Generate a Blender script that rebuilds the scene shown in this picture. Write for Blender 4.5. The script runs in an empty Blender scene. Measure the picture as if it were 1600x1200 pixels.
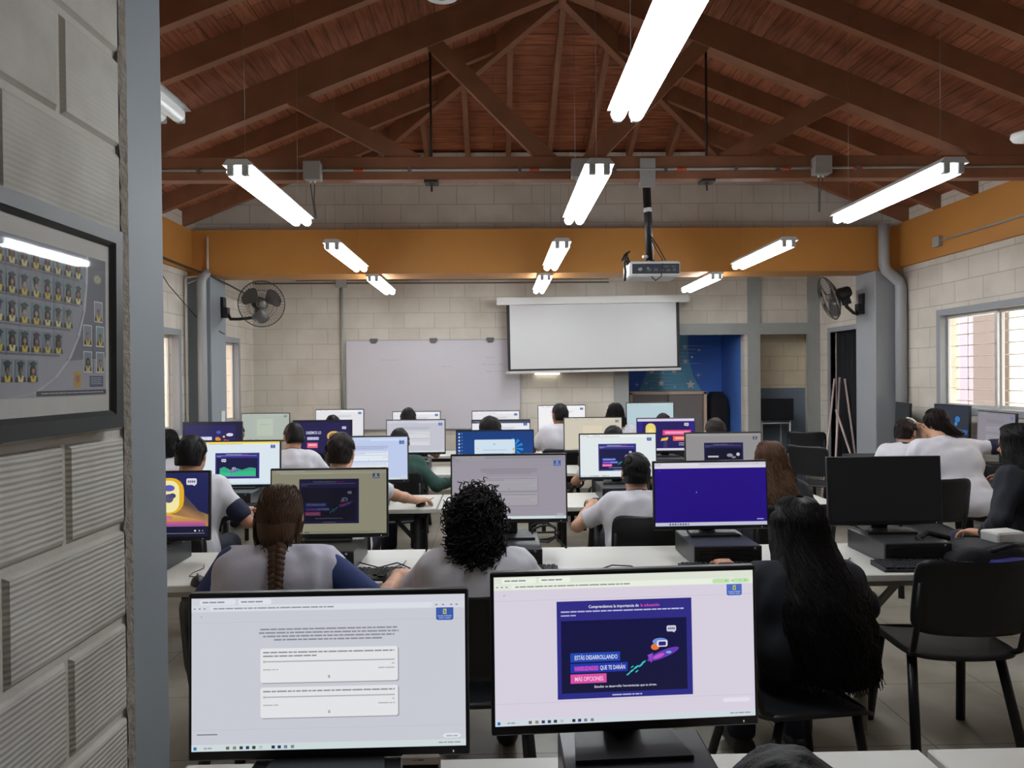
import bpy, bmesh, math, random
import numpy as np
from mathutils import Vector, Matrix
random.seed(7)
S = bpy.context.scene
C = S.collection
PI = math.pi
F = 1150.0
H = 1.54
YAW = math.atan(25 / F); PITCH = math.atan(10 / F); ROLL = math.radians(0.55)

# ------------------------------------------------------------------ camera
fw = Vector((math.sin(YAW) * math.cos(PITCH), math.cos(YAW) * math.cos(PITCH), -math.sin(PITCH)))
r0 = Vector((math.cos(YAW), -math.sin(YAW), 0)); u0 = r0.cross(fw)
cr = r0 * math.cos(ROLL) - u0 * math.sin(ROLL)
cu = u0 * math.cos(ROLL) + r0 * math.sin(ROLL)
cd = bpy.data.cameras.new('camera'); cd.sensor_width = 36; cd.lens = 36 * F / 1600; cd.clip_start = 0.02
cam = bpy.data.objects.new('camera', cd); C.objects.link(cam)
m = Matrix(((cr.x, cu.x, -fw.x, 0), (cr.y, cu.y, -fw.y, 0), (cr.z, cu.z, -fw.z, H), (0, 0, 0, 1)))
cam.matrix_world = m; S.camera = cam

def P(px, py, d):
    """room point at depth d (metres from the camera along the room) on the sight line of photo pixel px, py"""
    v = cr * ((px - 800) / F) + cu * ((600 - py) / F) + fw
    v = v * (d / v.y)
    return Vector((v.x, v.y, v.z + H))

# ------------------------------------------------------------------ materials
def s2l(c):
    c = c / 255.0
    return c / 12.92 if c <= 0.04045 else ((c + 0.055) / 1.055) ** 2.4
def lin(rgb): return (s2l(rgb[0]), s2l(rgb[1]), s2l(rgb[2]), 1.0)
MATS = {}
def mat(name, rgb, rough=0.6, metal=0.0, spec=0.5, noise=0.0, nscale=8.0, bump=0.0, bscale=60.0, streak=None, emit=None, estr=1.0, alpha=None):
    if name in MATS: return MATS[name]
    M = bpy.data.materials.new(name); M.use_nodes = True
    nt = M.node_tree; b = nt.nodes['Principled BSDF']
    c = lin(rgb)
    b.inputs['Base Color'].default_value = c
    b.inputs['Roughness'].default_value = rough; b.inputs['Metallic'].default_value = metal
    b.inputs['Specular IOR Level'].default_value = spec
    tc = nt.nodes.new('ShaderNodeTexCoord')
    if noise > 0:
        n = nt.nodes.new('ShaderNodeTexNoise'); n.inputs['Scale'].default_value = nscale; n.inputs['Detail'].default_value = 5
        mp = nt.nodes.new('ShaderNodeMapping')
        if streak: mp.inputs['Scale'].default_value = streak
        nt.links.new(tc.outputs['Object'], mp.inputs[0]); nt.links.new(mp.outputs[0], n.inputs['Vector'])
        mx = nt.nodes.new('ShaderNodeMix'); mx.data_type = 'RGBA'
        mx.inputs[6].default_value = tuple(x * (1 - noise) for x in c[:3]) + (1,)
        mx.inputs[7].default_value = tuple(min(1, x * (1 + noise)) for x in c[:3]) + (1,)
        nt.links.new(n.outputs['Fac'], mx.inputs[0]); nt.links.new(mx.outputs[2], b.inputs['Base Color'])
    if bump > 0:
        n2 = nt.nodes.new('ShaderNodeTexNoise'); n2.inputs['Scale'].default_value = bscale; n2.inputs['Detail'].default_value = 4
        mp2 = nt.nodes.new('ShaderNodeMapping')
        if streak: mp2.inputs['Scale'].default_value = streak
        nt.links.new(tc.outputs['Object'], mp2.inputs[0]); nt.links.new(mp2.outputs[0], n2.inputs['Vector'])
        bp = nt.nodes.new('ShaderNodeBump'); bp.inputs['Strength'].default_value = bump; bp.inputs['Distance'].default_value = 0.01
        nt.links.new(n2.outputs['Fac'], bp.inputs['Height']); nt.links.new(bp.outputs[0], b.inputs['Normal'])
    if emit:
        b.inputs['Emission Color'].default_value = lin(emit); b.inputs['Emission Strength'].default_value = estr
    MATS[name] = M
    return M

def block_mat(name, rgb, axis, mortar=0.72, strength=0.35, lower=None, warm=0.06):
    """painted concrete block wall, 40 x 20 cm blocks; axis 'x' or 'y' is the run of the wall"""
    M = bpy.data.materials.new(name); M.use_nodes = True; nt = M.node_tree; b = nt.nodes['Principled BSDF']
    b.inputs['Roughness'].default_value = 0.7; b.inputs['Specular IOR Level'].default_value = 0.25
    g = nt.nodes.new('ShaderNodeNewGeometry'); sp = nt.nodes.new('ShaderNodeSeparateXYZ'); cb = nt.nodes.new('ShaderNodeCombineXYZ')
    nt.links.new(g.outputs['Position'], sp.inputs[0])
    nt.links.new(sp.outputs[0 if axis == 'x' else 1], cb.inputs[0]); nt.links.new(sp.outputs[2], cb.inputs[1])
    br = nt.nodes.new('ShaderNodeTexBrick'); br.inputs['Scale'].default_value = 1.0
    br.inputs['Brick Width'].default_value = 0.4; br.inputs['Row Height'].default_value = 0.2
    br.inputs['Mortar Size'].default_value = 0.006; br.inputs['Mortar Smooth'].default_value = 0.5
    c = lin(rgb)
    br.inputs['Color1'].default_value = c
    br.inputs['Color2'].default_value = tuple(x * 0.93 for x in c[:3]) + (1,)
    br.inputs['Mortar'].default_value = tuple(x * mortar for x in c[:3]) + (1,)
    nt.links.new(cb.outputs[0], br.inputs['Vector'])
    n = nt.nodes.new('ShaderNodeTexNoise'); n.inputs['Scale'].default_value = 2.5; n.inputs['Detail'].default_value = 8
    nt.links.new(g.outputs['Position'], n.inputs['Vector'])
    mx = nt.nodes.new('ShaderNodeMix'); mx.data_type = 'RGBA'; mx.blend_type = 'MULTIPLY'; mx.inputs[0].default_value = 1
    rp = nt.nodes.new('ShaderNodeValToRGB'); rp.color_ramp.elements[0].color = (0.86, 0.84, 0.81, 1); rp.color_ramp.elements[1].color = (1.0, 1.0, 1.0, 1)
    rp.color_ramp.elements[0].position = 0.3; rp.color_ramp.elements[1].position = 0.6
    nt.links.new(n.outputs['Fac'], rp.inputs[0])
    nt.links.new(br.outputs['Color'], mx.inputs[6]); nt.links.new(rp.outputs[0], mx.inputs[7])
    out = mx.outputs[2]
    if lower:
        gt = nt.nodes.new('ShaderNodeMath'); gt.operation = 'LESS_THAN'; gt.inputs[1].default_value = lower[0]
        nt.links.new(sp.outputs[2], gt.inputs[0])
        m2 = nt.nodes.new('ShaderNodeMix'); m2.data_type = 'RGBA'; nt.links.new(gt.outputs[0], m2.inputs[0])
        nt.links.new(out, m2.inputs[6]); m2.inputs[7].default_value = lin(lower[1]); out = m2.outputs[2]
    nt.links.new(out, b.inputs['Base Color'])
    n2 = nt.nodes.new('ShaderNodeTexNoise'); n2.inputs['Scale'].default_value = 70; n2.inputs['Detail'].default_value = 3
    nt.links.new(g.outputs['Position'], n2.inputs['Vector'])
    ad = nt.nodes.new('ShaderNodeMath'); ad.operation = 'MULTIPLY_ADD'; ad.inputs[1].default_value = -1.0
    ml = nt.nodes.new('ShaderNodeMath'); ml.operation = 'MULTIPLY'; ml.inputs[1].default_value = 0.25
    nt.links.new(n2.outputs['Fac'], ml.inputs[0])
    nt.links.new(br.outputs['Fac'], ad.inputs[0]); nt.links.new(ml.outputs[0], ad.inputs[2])
    bp = nt.nodes.new('ShaderNodeBump'); bp.inputs['Strength'].default_value = strength; bp.inputs['Distance'].default_value = 0.01
    nt.links.new(ad.outputs[0], bp.inputs['Height']); nt.links.new(bp.outputs[0], b.inputs['Normal'])
    return M

def plank_mat(name, rgb, run):
    """tongue and groove boards; run 'x' or 'y' is the direction of the boards"""
    M = bpy.data.materials.new(name); M.use_nodes = True; nt = M.node_tree; b = nt.nodes['Principled BSDF']
    b.inputs['Roughness'].default_value = 0.55; b.inputs['Specular IOR Level'].default_value = 0.3
    g = nt.nodes.new('ShaderNodeNewGeometry'); sp = nt.nodes.new('ShaderNodeSeparateXYZ'); cb = nt.nodes.new('ShaderNodeCombineXYZ')
    nt.links.new(g.outputs['Position'], sp.inputs[0])
    i, j = (0, 1) if run == 'x' else (1, 0)
    nt.links.new(sp.outputs[i], cb.inputs[0]); nt.links.new(sp.outputs[j], cb.inputs[1])
    br = nt.nodes.new('ShaderNodeTexBrick'); br.inputs['Scale'].default_value = 1.0
    br.inputs['Brick Width'].default_value = 1.9; br.inputs['Row Height'].default_value = 0.11
    br.inputs['Mortar Size'].default_value = 0.004; br.inputs['Mortar Smooth'].default_value = 0.3
    c = lin(rgb)
    br.inputs['Color1'].default_value = c
    br.inputs['Color2'].default_value = (c[0] * 0.72, c[1] * 0.66, c[2] * 0.62, 1)
    br.inputs['Mortar'].default_value = (c[0] * 0.3, c[1] * 0.28, c[2] * 0.28, 1)
    nt.links.new(cb.outputs[0], br.inputs['Vector'])
    mp = nt.nodes.new('ShaderNodeMapping'); mp.inputs['Scale'].default_value = (1.2, 14, 1)
    nt.links.new(cb.outputs[0], mp.inputs[0])
    n = nt.nodes.new('ShaderNodeTexNoise'); n.inputs['Scale'].default_value = 3.0; n.inputs['Detail'].default_value = 6
    nt.links.new(mp.outputs[0], n.inputs['Vector'])
    rp = nt.nodes.new('ShaderNodeValToRGB'); rp.color_ramp.elements[0].color = (0.55, 0.5, 0.48, 1); rp.color_ramp.elements[1].color = (1.1, 1.05, 1.0, 1)
    rp.color_ramp.elements[0].position = 0.3; rp.color_ramp.elements[1].position = 0.62
    nt.links.new(n.outputs['Fac'], rp.inputs[0])
    mx = nt.nodes.new('ShaderNodeMix'); mx.data_type = 'RGBA'; mx.blend_type = 'MULTIPLY'; mx.inputs[0].default_value = 1
    nt.links.new(br.outputs['Color'], mx.inputs[6]); nt.links.new(rp.outputs[0], mx.inputs[7])
    nt.links.new(mx.outputs[2], b.inputs['Base Color'])
    return M

def attr_mat(name, emissive):
    M = bpy.data.materials.new(name); M.use_nodes = True; nt = M.node_tree; b = nt.nodes['Principled BSDF']
    a = nt.nodes.new('ShaderNodeAttribute'); a.attribute_name = 'ink'
    if emissive:
        b.inputs['Base Color'].default_value = (0.01, 0.01, 0.012, 1); b.inputs['Roughness'].default_value = 0.35
        b.inputs['Specular IOR Level'].default_value = 0.25
        nt.links.new(a.outputs['Color'], b.inputs['Emission Color']); b.inputs['Emission Strength'].default_value = 0.9
    else:
        nt.links.new(a.outputs['Color'], b.inputs['Base Color']); b.inputs['Roughness'].default_value = 0.5
    return M
SCREEN = attr_mat('lit_screen', True)
PRINT = attr_mat('printed_paper', False)

# ------------------------------------------------------------------ mesh helpers
class MB:
    def __init__(s): s.v = []; s.f = []; s.mi = []; s.sm = []; s.cur = 0; s.smooth = False
    def add(s, vs, fs, smooth=None):
        o = len(s.v); s.v += [tuple(p) for p in vs]
        for f in fs:
            s.f.append([i + o for i in f]); s.mi.append(s.cur); s.sm.append(s.smooth if smooth is None else smooth)
        return s
    def box(s, a, b, r=0.0, M=None):
        x0, y0, z0 = a; x1, y1, z1 = b
        if r <= 0:
            vs = [(x, y, z) for z in (z0, z1) for y in (y0, y1) for x in (x0, x1)]
            fs = [(0, 2, 3, 1), (4, 5, 7, 6), (0, 1, 5, 4), (2, 6, 7, 3), (0, 4, 6, 2), (1, 3, 7, 5)]
        else:
            r = min(r, (x1 - x0) * .49, (y1 - y0) * .49, (z1 - z0) * .49)
            vs = []; fs = []
            idx = {}
            for ix in (0, 1):
                for iy in (0, 1):
                    for iz in (0, 1):
                        X = (x0, x1)[ix]; Y = (y0, y1)[iy]; Z = (z0, z1)[iz]
                        sx, sy, sz = (1 - 2 * ix) * r, (1 - 2 * iy) * r, (1 - 2 * iz) * r
                        idx[ix, iy, iz, 0] = len(vs); vs.append((X, Y + sy, Z + sz))
                        idx[ix, iy, iz, 1] = len(vs); vs.append((X + sx, Y, Z + sz))
                        idx[ix, iy, iz, 2] = len(vs); vs.append((X + sx, Y + sy, Z))
            I = idx
            for k in (0, 1):
                q = [I[k, 0, 0, 0], I[k, 1, 0, 0], I[k, 1, 1, 0], I[k, 0, 1, 0]]; fs.append(q if k else q[::-1])
                q = [I[0, k, 0, 1], I[0, k, 1, 1], I[1, k, 1, 1], I[1, k, 0, 1]]; fs.append(q if k else q[::-1])
                q = [I[0, 0, k, 2], I[1, 0, k, 2], I[1, 1, k, 2], I[0, 1, k, 2]]; fs.append(q if k else q[::-1])
            for a2 in (0, 1):
                for b2 in (0, 1):
                    q = [I[a2, b2, 0, 0], I[a2, b2, 1, 0], I[a2, b2, 1, 1], I[a2, b2, 0, 1]]; fs.append(q if (a2 ^ b2) else q[::-1])
                    q = [I[a2, 0, b2, 0], I[a2, 1, b2, 0], I[a2, 1, b2, 2], I[a2, 0, b2, 2]]; fs.append(q[::-1] if (a2 ^ b2) else q)
                    q = [I[0, a2, b2, 1], I[1, a2, b2, 1], I[1, a2, b2, 2], I[0, a2, b2, 2]]; fs.append(q if (a2 ^ b2) else q[::-1])
            for k in idx:
                if k[3] == 0:
                    q = [I[k[0], k[1], k[2], j] for j in (0, 1, 2)]
                    fs.append(q if (k[0] + k[1] + k[2]) % 2 else q[::-1])
        if M is not None: vs = [M @ Vector(p) for p in vs]
        return s.add(vs, fs, False)
    def tube(s, pts, r, n=8, closed=False, cap=True, sq=1.0):
        pts = [Vector(p) for p in pts]; N = len(pts)
        rr = r if isinstance(r, (list, tuple)) else [r] * N
        vs = []; fs = []; up = None
        for i, p in enumerate(pts):
            if closed: t = pts[(i + 1) % N] - pts[i - 1]
            else: t = pts[min(i + 1, N - 1)] - pts[max(i - 1, 0)]
            if t.length < 1e-9: t = Vector((0, 0, 1))
            t.normalize()
            if up is None:
                up = Vector((0, 0, 1)) if abs(t.z) < 0.9 else Vector((0, 1, 0))
            up = (up - t * up.dot(t))
            if up.length < 1e-6: up = t.orthogonal()
            up.normalize(); sd = t.cross(up)
            for k in range(n):
                a = 2 * PI * k / n
                vs.append(p + up * (math.sin(a) * rr[i]) + sd * (math.cos(a) * rr[i] * sq))
        M = N if closed else N - 1
        for i in range(M):
            for k in range(n):
                a = i * n + k; b = i * n + (k + 1) % n; j = ((i + 1) % N) * n
                fs.append((a, b, j + (k + 1) % n, j + k))
        s.add(vs, fs, True)
        if cap and not closed:
            o = len(s.v) - len(vs)
            s.f.append([o + k for k in range(n)][::-1]); s.mi.append(s.cur); s.sm.append(False)
            s.f.append([o + (N - 1) * n + k for k in range(n)]); s.mi.append(s.cur); s.sm.append(False)
        return s
    def lathe(s, prof, n=24, M=None):
        vs = []; fs = []
        for r, z in prof:
            for k in range(n):
                a = 2 * PI * k / n; vs.append(Vector((r * math.cos(a), r * math.sin(a), z)))
        if M is not None: vs = [M @ p for p in vs]
        for i in range(len(prof) - 1):
            for k in range(n):
                fs.append((i * n + k, i * n + (k + 1) % n, (i + 1) * n + (k + 1) % n, (i + 1) * n + k))
        return s.add(vs, fs, True)
    def prism(s, pts, a, b, axis='y'):
        """polygon pts (2-D) extruded from a to b along axis"""
        n = len(pts)
        def mk(p, t):
            if axis == 'y': return (p[0], t, p[1])
            if axis == 'x': return (t, p[0], p[1])
            return (p[0], p[1], t)
        vs = [mk(p, a) for p in pts] + [mk(p, b) for p in pts]
        fs = [tuple(range(n)), tuple(range(2 * n - 1, n - 1, -1))]
        for i in range(n):
            j = (i + 1) % n; fs.append((i, i + n, j + n, j))
        return s.add(vs, fs, False)
    def beam(s, a, b, w, h, up=(0, 0, 1)):
        """timber of width w and depth h from a to b (a, b on the centre line)"""
        a = Vector(a); b = Vector(b); t = (b - a).normalized(); u = Vector(up); u = (u - t * u.dot(t)).normalized(); sd = t.cross(u)
        vs = []
        for p in (a, b):
            for x, y in ((-1, -1), (1, -1), (1, 1), (-1, 1)):
                vs.append(p + sd * (x * w / 2) + u * (y * h / 2))
        return s.add(vs, [(0, 3, 2, 1), (4, 5, 6, 7), (0, 1, 5, 4), (1, 2, 6, 5), (2, 3, 7, 6), (3, 0, 4, 7)], False)

def link_mesh(name, vs, fs, mats, parent=None, mi=None, sm=None, fix=True):
    me = bpy.data.meshes.new(name); me.from_pydata([tuple(v) for v in vs], [], [list(f) for f in fs])
    for mm in (mats if isinstance(mats, (list, tuple)) else [mats]): me.materials.append(mm)
    if mi: me.polygons.foreach_set('material_index', mi)
    if sm is not None:
        me.polygons.foreach_set('use_smooth', sm if isinstance(sm, list) else [sm] * len(me.polygons))
    if fix:
        b = bmesh.new(); b.from_mesh(me); bmesh.ops.recalc_face_normals(b, faces=b.faces); b.to_mesh(me); b.free()
    me.update()
    o = bpy.data.objects.new(name, me); C.objects.link(o)
    if parent: o.parent = parent
    return o
def build(name, mb, mats, parent=None, loc=None, rz=0.0):
    o = link_mesh(name, mb.v, mb.f, mats, parent, mb.mi, mb.sm)
    if loc is not None: o.location = loc
    o.rotation_euler.z = rz
    return o
def tag(o, label=None, cat=None, group=None, kind=None):
    if label: o['label'] = label
    if cat: o['category'] = cat
    if group: o['group'] = group
    if kind: o['kind'] = kind
    return o
def thing(name, label, cat, loc=(0, 0, 0), rz=0.0, group=None):
    o = bpy.data.objects.new(name, None); C.objects.link(o); o.empty_display_size = 0.05
    o.location = loc; o.rotation_euler.z = rz
    return tag(o, label, cat, group)
def struct(name, mb, mats, parent=None):
    o = build(name, mb, mats, parent)
    if parent is None: o['kind'] = 'structure'
    return o
def dup(root, loc, rz, label, group=None):
    r = root.copy(); C.objects.link(r); r.location = loc; r.rotation_euler.z = rz
    r['label'] = label
    if group: r['group'] = group
    for ch in list(root.children):
        c = ch.copy(); C.objects.link(c); c.parent = r
        for g in list(ch.children):
            d = g.copy(); C.objects.link(d); d.parent = c
    return r
def mb_obj(name, fn, mats, parent=None):
    b = MB(); fn(b); return build(name, b, mats, parent)

# ------------------------------------------------------------------ common materials
BLACK = mat('black_plastic', (22, 22, 24), 0.45, noise=.15)
BEZEL = mat('monitor_bezel', (26, 27, 31), 0.4)
CHROME = mat('steel', (150, 150, 152), 0.35, 0.8)
GREYM = mat('grey_paint', (141, 149, 155), 0.5, noise=.06, nscale=3)
GREYL = mat('grey_paint_light', (152, 155, 158), 0.5, noise=.05, nscale=3)
YELLOW = mat('ochre_paint', (190, 131, 62), 0.55, noise=.1, nscale=2.5)
WHITEP = mat('white_plastic', (225, 225, 222), 0.4)
TOPM = mat('white_laminate', (216, 214, 206), 0.4, noise=.03)
EDGEM = mat('table_edge', (190, 186, 172), 0.5)
WOOD = mat('roof_timber', (140, 94, 68), 0.5, noise=.35, nscale=5, streak=(1, 1, 1))
WOODD = mat('roof_timber_dark', (128, 70, 42), 0.55, noise=.3, nscale=5)
CONC = mat('conduit_grey', (170, 170, 168), 0.45, noise=.05)
BOXG = mat('box_grey', (165, 163, 160), 0.5)
LAMPS = 31.0; SKY = 5.0; SUN = 4.0; EXPO = 0.0
# ================================================================== ROOM
XL, XR, D0, DB = -3.17, 4.30, -1.6, 9.70
XN = -0.80            # the wall beside the camera
CREAM = (222, 215, 203)
WX = block_mat('cream_blocks_x', CREAM, 'x')
WY = block_mat('cream_blocks_y', CREAM, 'y')
XC = 0.565
def zroof(X): return 3.272 + 0.4 * ((X - XL) if X < XC else (XR - X))

# floor: worn grey tiles
FM = bpy.data.materials.new('worn_floor'); FM.use_nodes = True
nt = FM.node_tree; b = nt.nodes['Principled BSDF']; b.inputs['Roughness'].default_value = 0.35
g = nt.nodes.new('ShaderNodeNewGeometry')
br = nt.nodes.new('ShaderNodeTexBrick'); br.offset = 0; br.inputs['Scale'].default_value = 1; br.inputs['Brick Width'].default_value = .6; br.inputs['Row Height'].default_value = .6
br.inputs['Mortar Size'].default_value = .004
br.inputs['Color1'].default_value = lin((170, 163, 148)); br.inputs['Color2'].default_value = lin((160, 154, 140)); br.inputs['Mortar'].default_value = lin((120, 114, 104))
nn = nt.nodes.new('ShaderNodeTexNoise'); nn.inputs['Scale'].default_value = 3; nn.inputs['Detail'].default_value = 8
rp = nt.nodes.new('ShaderNodeValToRGB'); rp.color_ramp.elements[0].color = (.68, .66, .62, 1); rp.color_ramp.elements[1].color = (1, 1, 1, 1); rp.color_ramp.elements[0].position = .3; rp.color_ramp.elements[1].position = .6
mx = nt.nodes.new('ShaderNodeMix'); mx.data_type = 'RGBA'; mx.blend_type = 'MULTIPLY'; mx.inputs[0].default_value = 1
nt.links.new(g.outputs['Position'], br.inputs['Vector']); nt.links.new(g.outputs['Position'], nn.inputs['Vector'])
nt.links.new(nn.outputs['Fac'], rp.inputs[0]); nt.links.new(br.outputs['Color'], mx.inputs[6]); nt.links.new(rp.outputs[0], mx.inputs[7]); nt.links.new(mx.outputs[2], b.inputs['Base Color'])
q = MB(); q.box((XL - .3, D0 - .3, -.12), (XR + .3, DB + 1.8, 0)); struct('floor', q, FM)

# ---- left wall with two windows, right wall with window and doorway (boxes around the openings)
def wall_run(name, x0, x1, runs, z1, matr, y0, y1):
    """wall between x0..x1 thick, y0..y1 long, runs = openings (ya, yb, za, zb)"""
    q = MB(); runs = sorted(runs); y = y0
    for ya, yb, za, zb in runs:
        q.box((x0, y, 0), (x1, ya, z1))
        if za > 0: q.box((x0, ya, 0), (x1, yb, za))
        q.box((x0, ya, zb), (x1, yb, z1)); y = yb
    q.box((x0, y, 0), (x1, y1, z1))
    return struct(name, q, matr)
WL = [(5.3, 7.42, 1.05, 2.0), (8.2, 9.12, 1.05, 2.0)]
WR = [(4.9, 7.02, 1.22, 2.10), (8.35, 9.36, 0, 2.08)]
wall_run('wall_left', XL - .18, XL, WL, 3.26, WY, 1.70, DB)
wall_run('wall_right', XR, XR + .18, WR, 3.26, WY, D0, DB + .7)

# ---- wall beside the camera: ribbed split blocks with smooth raised joints
NW = bpy.data.materials.new('ribbed_blocks'); NW.use_nodes = True
nt = NW.node_tree; b = nt.nodes['Principled BSDF']; b.inputs['Roughness'].default_value = .62; b.inputs['Specular IOR Level'].default_value = .3
g = nt.nodes.new('ShaderNodeNewGeometry'); sp = nt.nodes.new('ShaderNodeSeparateXYZ'); nt.links.new(g.outputs['Position'], sp.inputs[0])
n1 = nt.nodes.new('ShaderNodeTexNoise'); n1.inputs['Scale'].default_value = 5; n1.inputs['Detail'].default_value = 6; nt.links.new(g.outputs['Position'], n1.inputs['Vector'])
rp = nt.nodes.new('ShaderNodeValToRGB'); rp.color_ramp.elements[0].color = lin((182, 178, 168)); rp.color_ramp.elements[1].color = lin((202, 199, 190)); rp.color_ramp.elements[0].position = .35; rp.color_ramp.elements[1].position = .6
nt.links.new(n1.outputs['Fac'], rp.inputs[0]); nt.links.new(rp.outputs[0], b.inputs['Base Color'])
sn = nt.nodes.new('ShaderNodeMath'); sn.operation = 'MULTIPLY'; sn.inputs[1].default_value = 2 * PI / .0105; nt.links.new(sp.outputs[2], sn.inputs[0])
n3 = nt.nodes.new('ShaderNodeTexNoise'); n3.inputs['Scale'].default_value = 14; nt.links.new(g.outputs['Position'], n3.inputs['Vector'])
sa = nt.nodes.new('ShaderNodeMath'); sa.operation = 'MULTIPLY_ADD'; sa.inputs[1].default_value = 2.2; nt.links.new(n3.outputs['Fac'], sa.inputs[0]); nt.links.new(sn.outputs[0], sa.inputs[2])
si = nt.nodes.new('ShaderNodeMath'); si.operation = 'SINE'; nt.links.new(sa.outputs[0], si.inputs[0])
# ribs strong low down, worn smoother above the frame
mr = nt.nodes.new('ShaderNodeMapRange'); mr.inputs[1].default_value = 1.45; mr.inputs[2].default_value = 2.0; mr.inputs[3].default_value = 1.0; mr.inputs[4].default_value = .22
nt.links.new(sp.outputs[2], mr.inputs[0])
mu = nt.nodes.new('ShaderNodeMath'); mu.operation = 'MULTIPLY'; nt.links.new(si.outputs[0], mu.inputs[0]); nt.links.new(mr.outputs[0], mu.inputs[1])
bp = nt.nodes.new('ShaderNodeBump'); bp.inputs['Strength'].default_value = .55; bp.inputs['Distance'].default_value = .0016
nt.links.new(mu.outputs[0], bp.inputs['Height']); nt.links.new(bp.outputs[0], b.inputs['Normal'])
NJ = mat('plaster_joint', (198, 193, 184), .7, noise=.08, nscale=9, bump=.15, bscale=50)
q = MB(); q.box((XN - .15, D0, 0), (XN - .004, 1.60, 3.9))
q.cur = 1
for k in range(-1, 19):
    z0, z1 = .03 + .2 * k, .23 + .2 * k
    ph = 1.38 if k % 2 == 0 else 1.20
    y = ph - .4 * 8
    while y < 1.6:
        ya, yb = max(y, D0), min(y + .4, 1.60)
        if yb - ya > .03 and z1 > .02:
            za, zb = max(z0, .0), z1
            g1, g2, g3 = .007, .008, .004
            A = [(XN - .004, ya + g1, za + g1), (XN - .004, yb - g1, za + g1), (XN - .004, yb - g1, zb - g1), (XN - .004, ya + g1, zb - g1)]
            B = [(XN + g3, ya + g1 + g2, za + g1 + g2), (XN + g3, yb - g1 - g2, za + g1 + g2), (XN + g3, yb - g1 - g2, zb - g1 - g2), (XN + g3, ya + g1 + g2, zb - g1 - g2)]
            q.add(A + B, [(4, 5, 6, 7), (0, 1, 5, 4), (1, 2, 6, 5), (2, 3, 7, 6), (3, 0, 4, 7)])
        y += .4
q.f = q.f; struct('wall_entry', q, [NJ, NW])
# grey steel column at its end and the wall that turns away left behind it
CHIP = mat('chipped_plaster', (150, 142, 130), .9, noise=.5, nscale=45, bump=.8, bscale=70)
q = MB(); q.box((XN - .15, 1.612, 0), (XN + .006, 1.785, 4.2), .004); struct('column_entry', q, GREYM)
q = MB()
z = 0.0; rr = random.Random(3)
vs = []; fs = []
while z < 4.1:
    w = .004 + .011 * rr.random() ** 2
    vs += [(XN + .0035, 1.596 - w * .8, z), (XN + .0075, 1.613 + w * .25, z)]
    z += .012 + .02 * rr.random()
n = len(vs) // 2
for i in range(n - 1): fs.append((2 * i, 2 * i + 1, 2 * i + 3, 2 * i + 2))
q.add(vs, fs); o = struct('trim_1', q, CHIP)
q = MB(); q.box((XL - .18, 1.62, 0), (XN - .15, 1.78, 4.2)); struct('wall_entry_return', q, WX)
q = MB(); q.prism([(XN - .15, 0), (XR, 0), (XR, 3.27), (XC, 4.77), (XN - .15, 4.2)], D0 - .15, D0); struct('wall_behind', q, WX)

# ---- back wall with the two recesses on the right
LOWB = (1.36, (128, 140, 152))
WXB = block_mat('cream_blocks_back', CREAM, 'x', mortar=.78, lower=None)
WRC = block_mat('cream_blocks_recess', (250, 234, 206), 'x', lower=LOWB)
WRCY = block_mat('cream_blocks_recess_side', (250, 234, 206), 'y', lower=LOWB)
LB = mat('blue_wall_paint', (72, 122, 214), .6, noise=.18, nscale=3)
LB2 = mat('blue_wall_paint_side', (84, 130, 216), .6, noise=.22, nscale=2)
ML, MRr, AL = 1.75, 3.30, 3.50      # mural recess left/right edge, alcove left edge
ZL = 2.10
q = MB()
q.box((XL - .1, DB, 0), (ML, DB + .15, 3.3)); q.box((ML, DB, ZL), (XR, DB + .15, 3.3)); q.box((MRr, DB, 0), (AL, DB + .15, ZL))
struct('wall_back', q, WXB)
q = MB(); q.box((ML - .15, DB + 1.0, 0), (MRr, DB + 1.1, 2.8)); q.box((ML - .15, DB + .15, 0), (ML, DB + 1.0, 2.8)); struct('wall_mural', q, LB)
q = MB(); q.box((MRr, DB + .15, 0), (MRr + .1, DB + 1.1, 2.8)); struct('wall_mural_side', q, LB2)
q = MB(); q.box((ML - .15, DB + .15, 2.8), (XR, DB + 1.1, 2.9)); struct('ceiling_recess', q, WHITEP)  # ceiling out of view, made white to bounce light into the recesses
q = MB(); q.box((MRr + .1, DB + .45, 0), (XR, DB + .55, 2.8)); struct('wall_alcove', q, WRC)
q = MB(); q.box((MRr + .1, DB + .15, 0), (AL, DB + .45, 2.8)); struct('wall_alcove_side', q, WRCY)
# grey painted frame of concrete posts and lintels on the back wall
q = MB()
y0, y1 = DB - .035, DB + .02
q.box((ML - .19, y0, 0), (ML, y1, 2.10)); q.box((MRr + .04, y0, 0), (MRr + .20, y1, 2.9)); q.box((ML - .55, y0 - .003, 2.08), (XR, y1, 2.23)); q.box((XR - .16, y0, 0), (XR, y1, 2.9))
struct('column_back', q, mat('grey_frame_paint', (158, 160, 156), .6, noise=.08))

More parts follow.
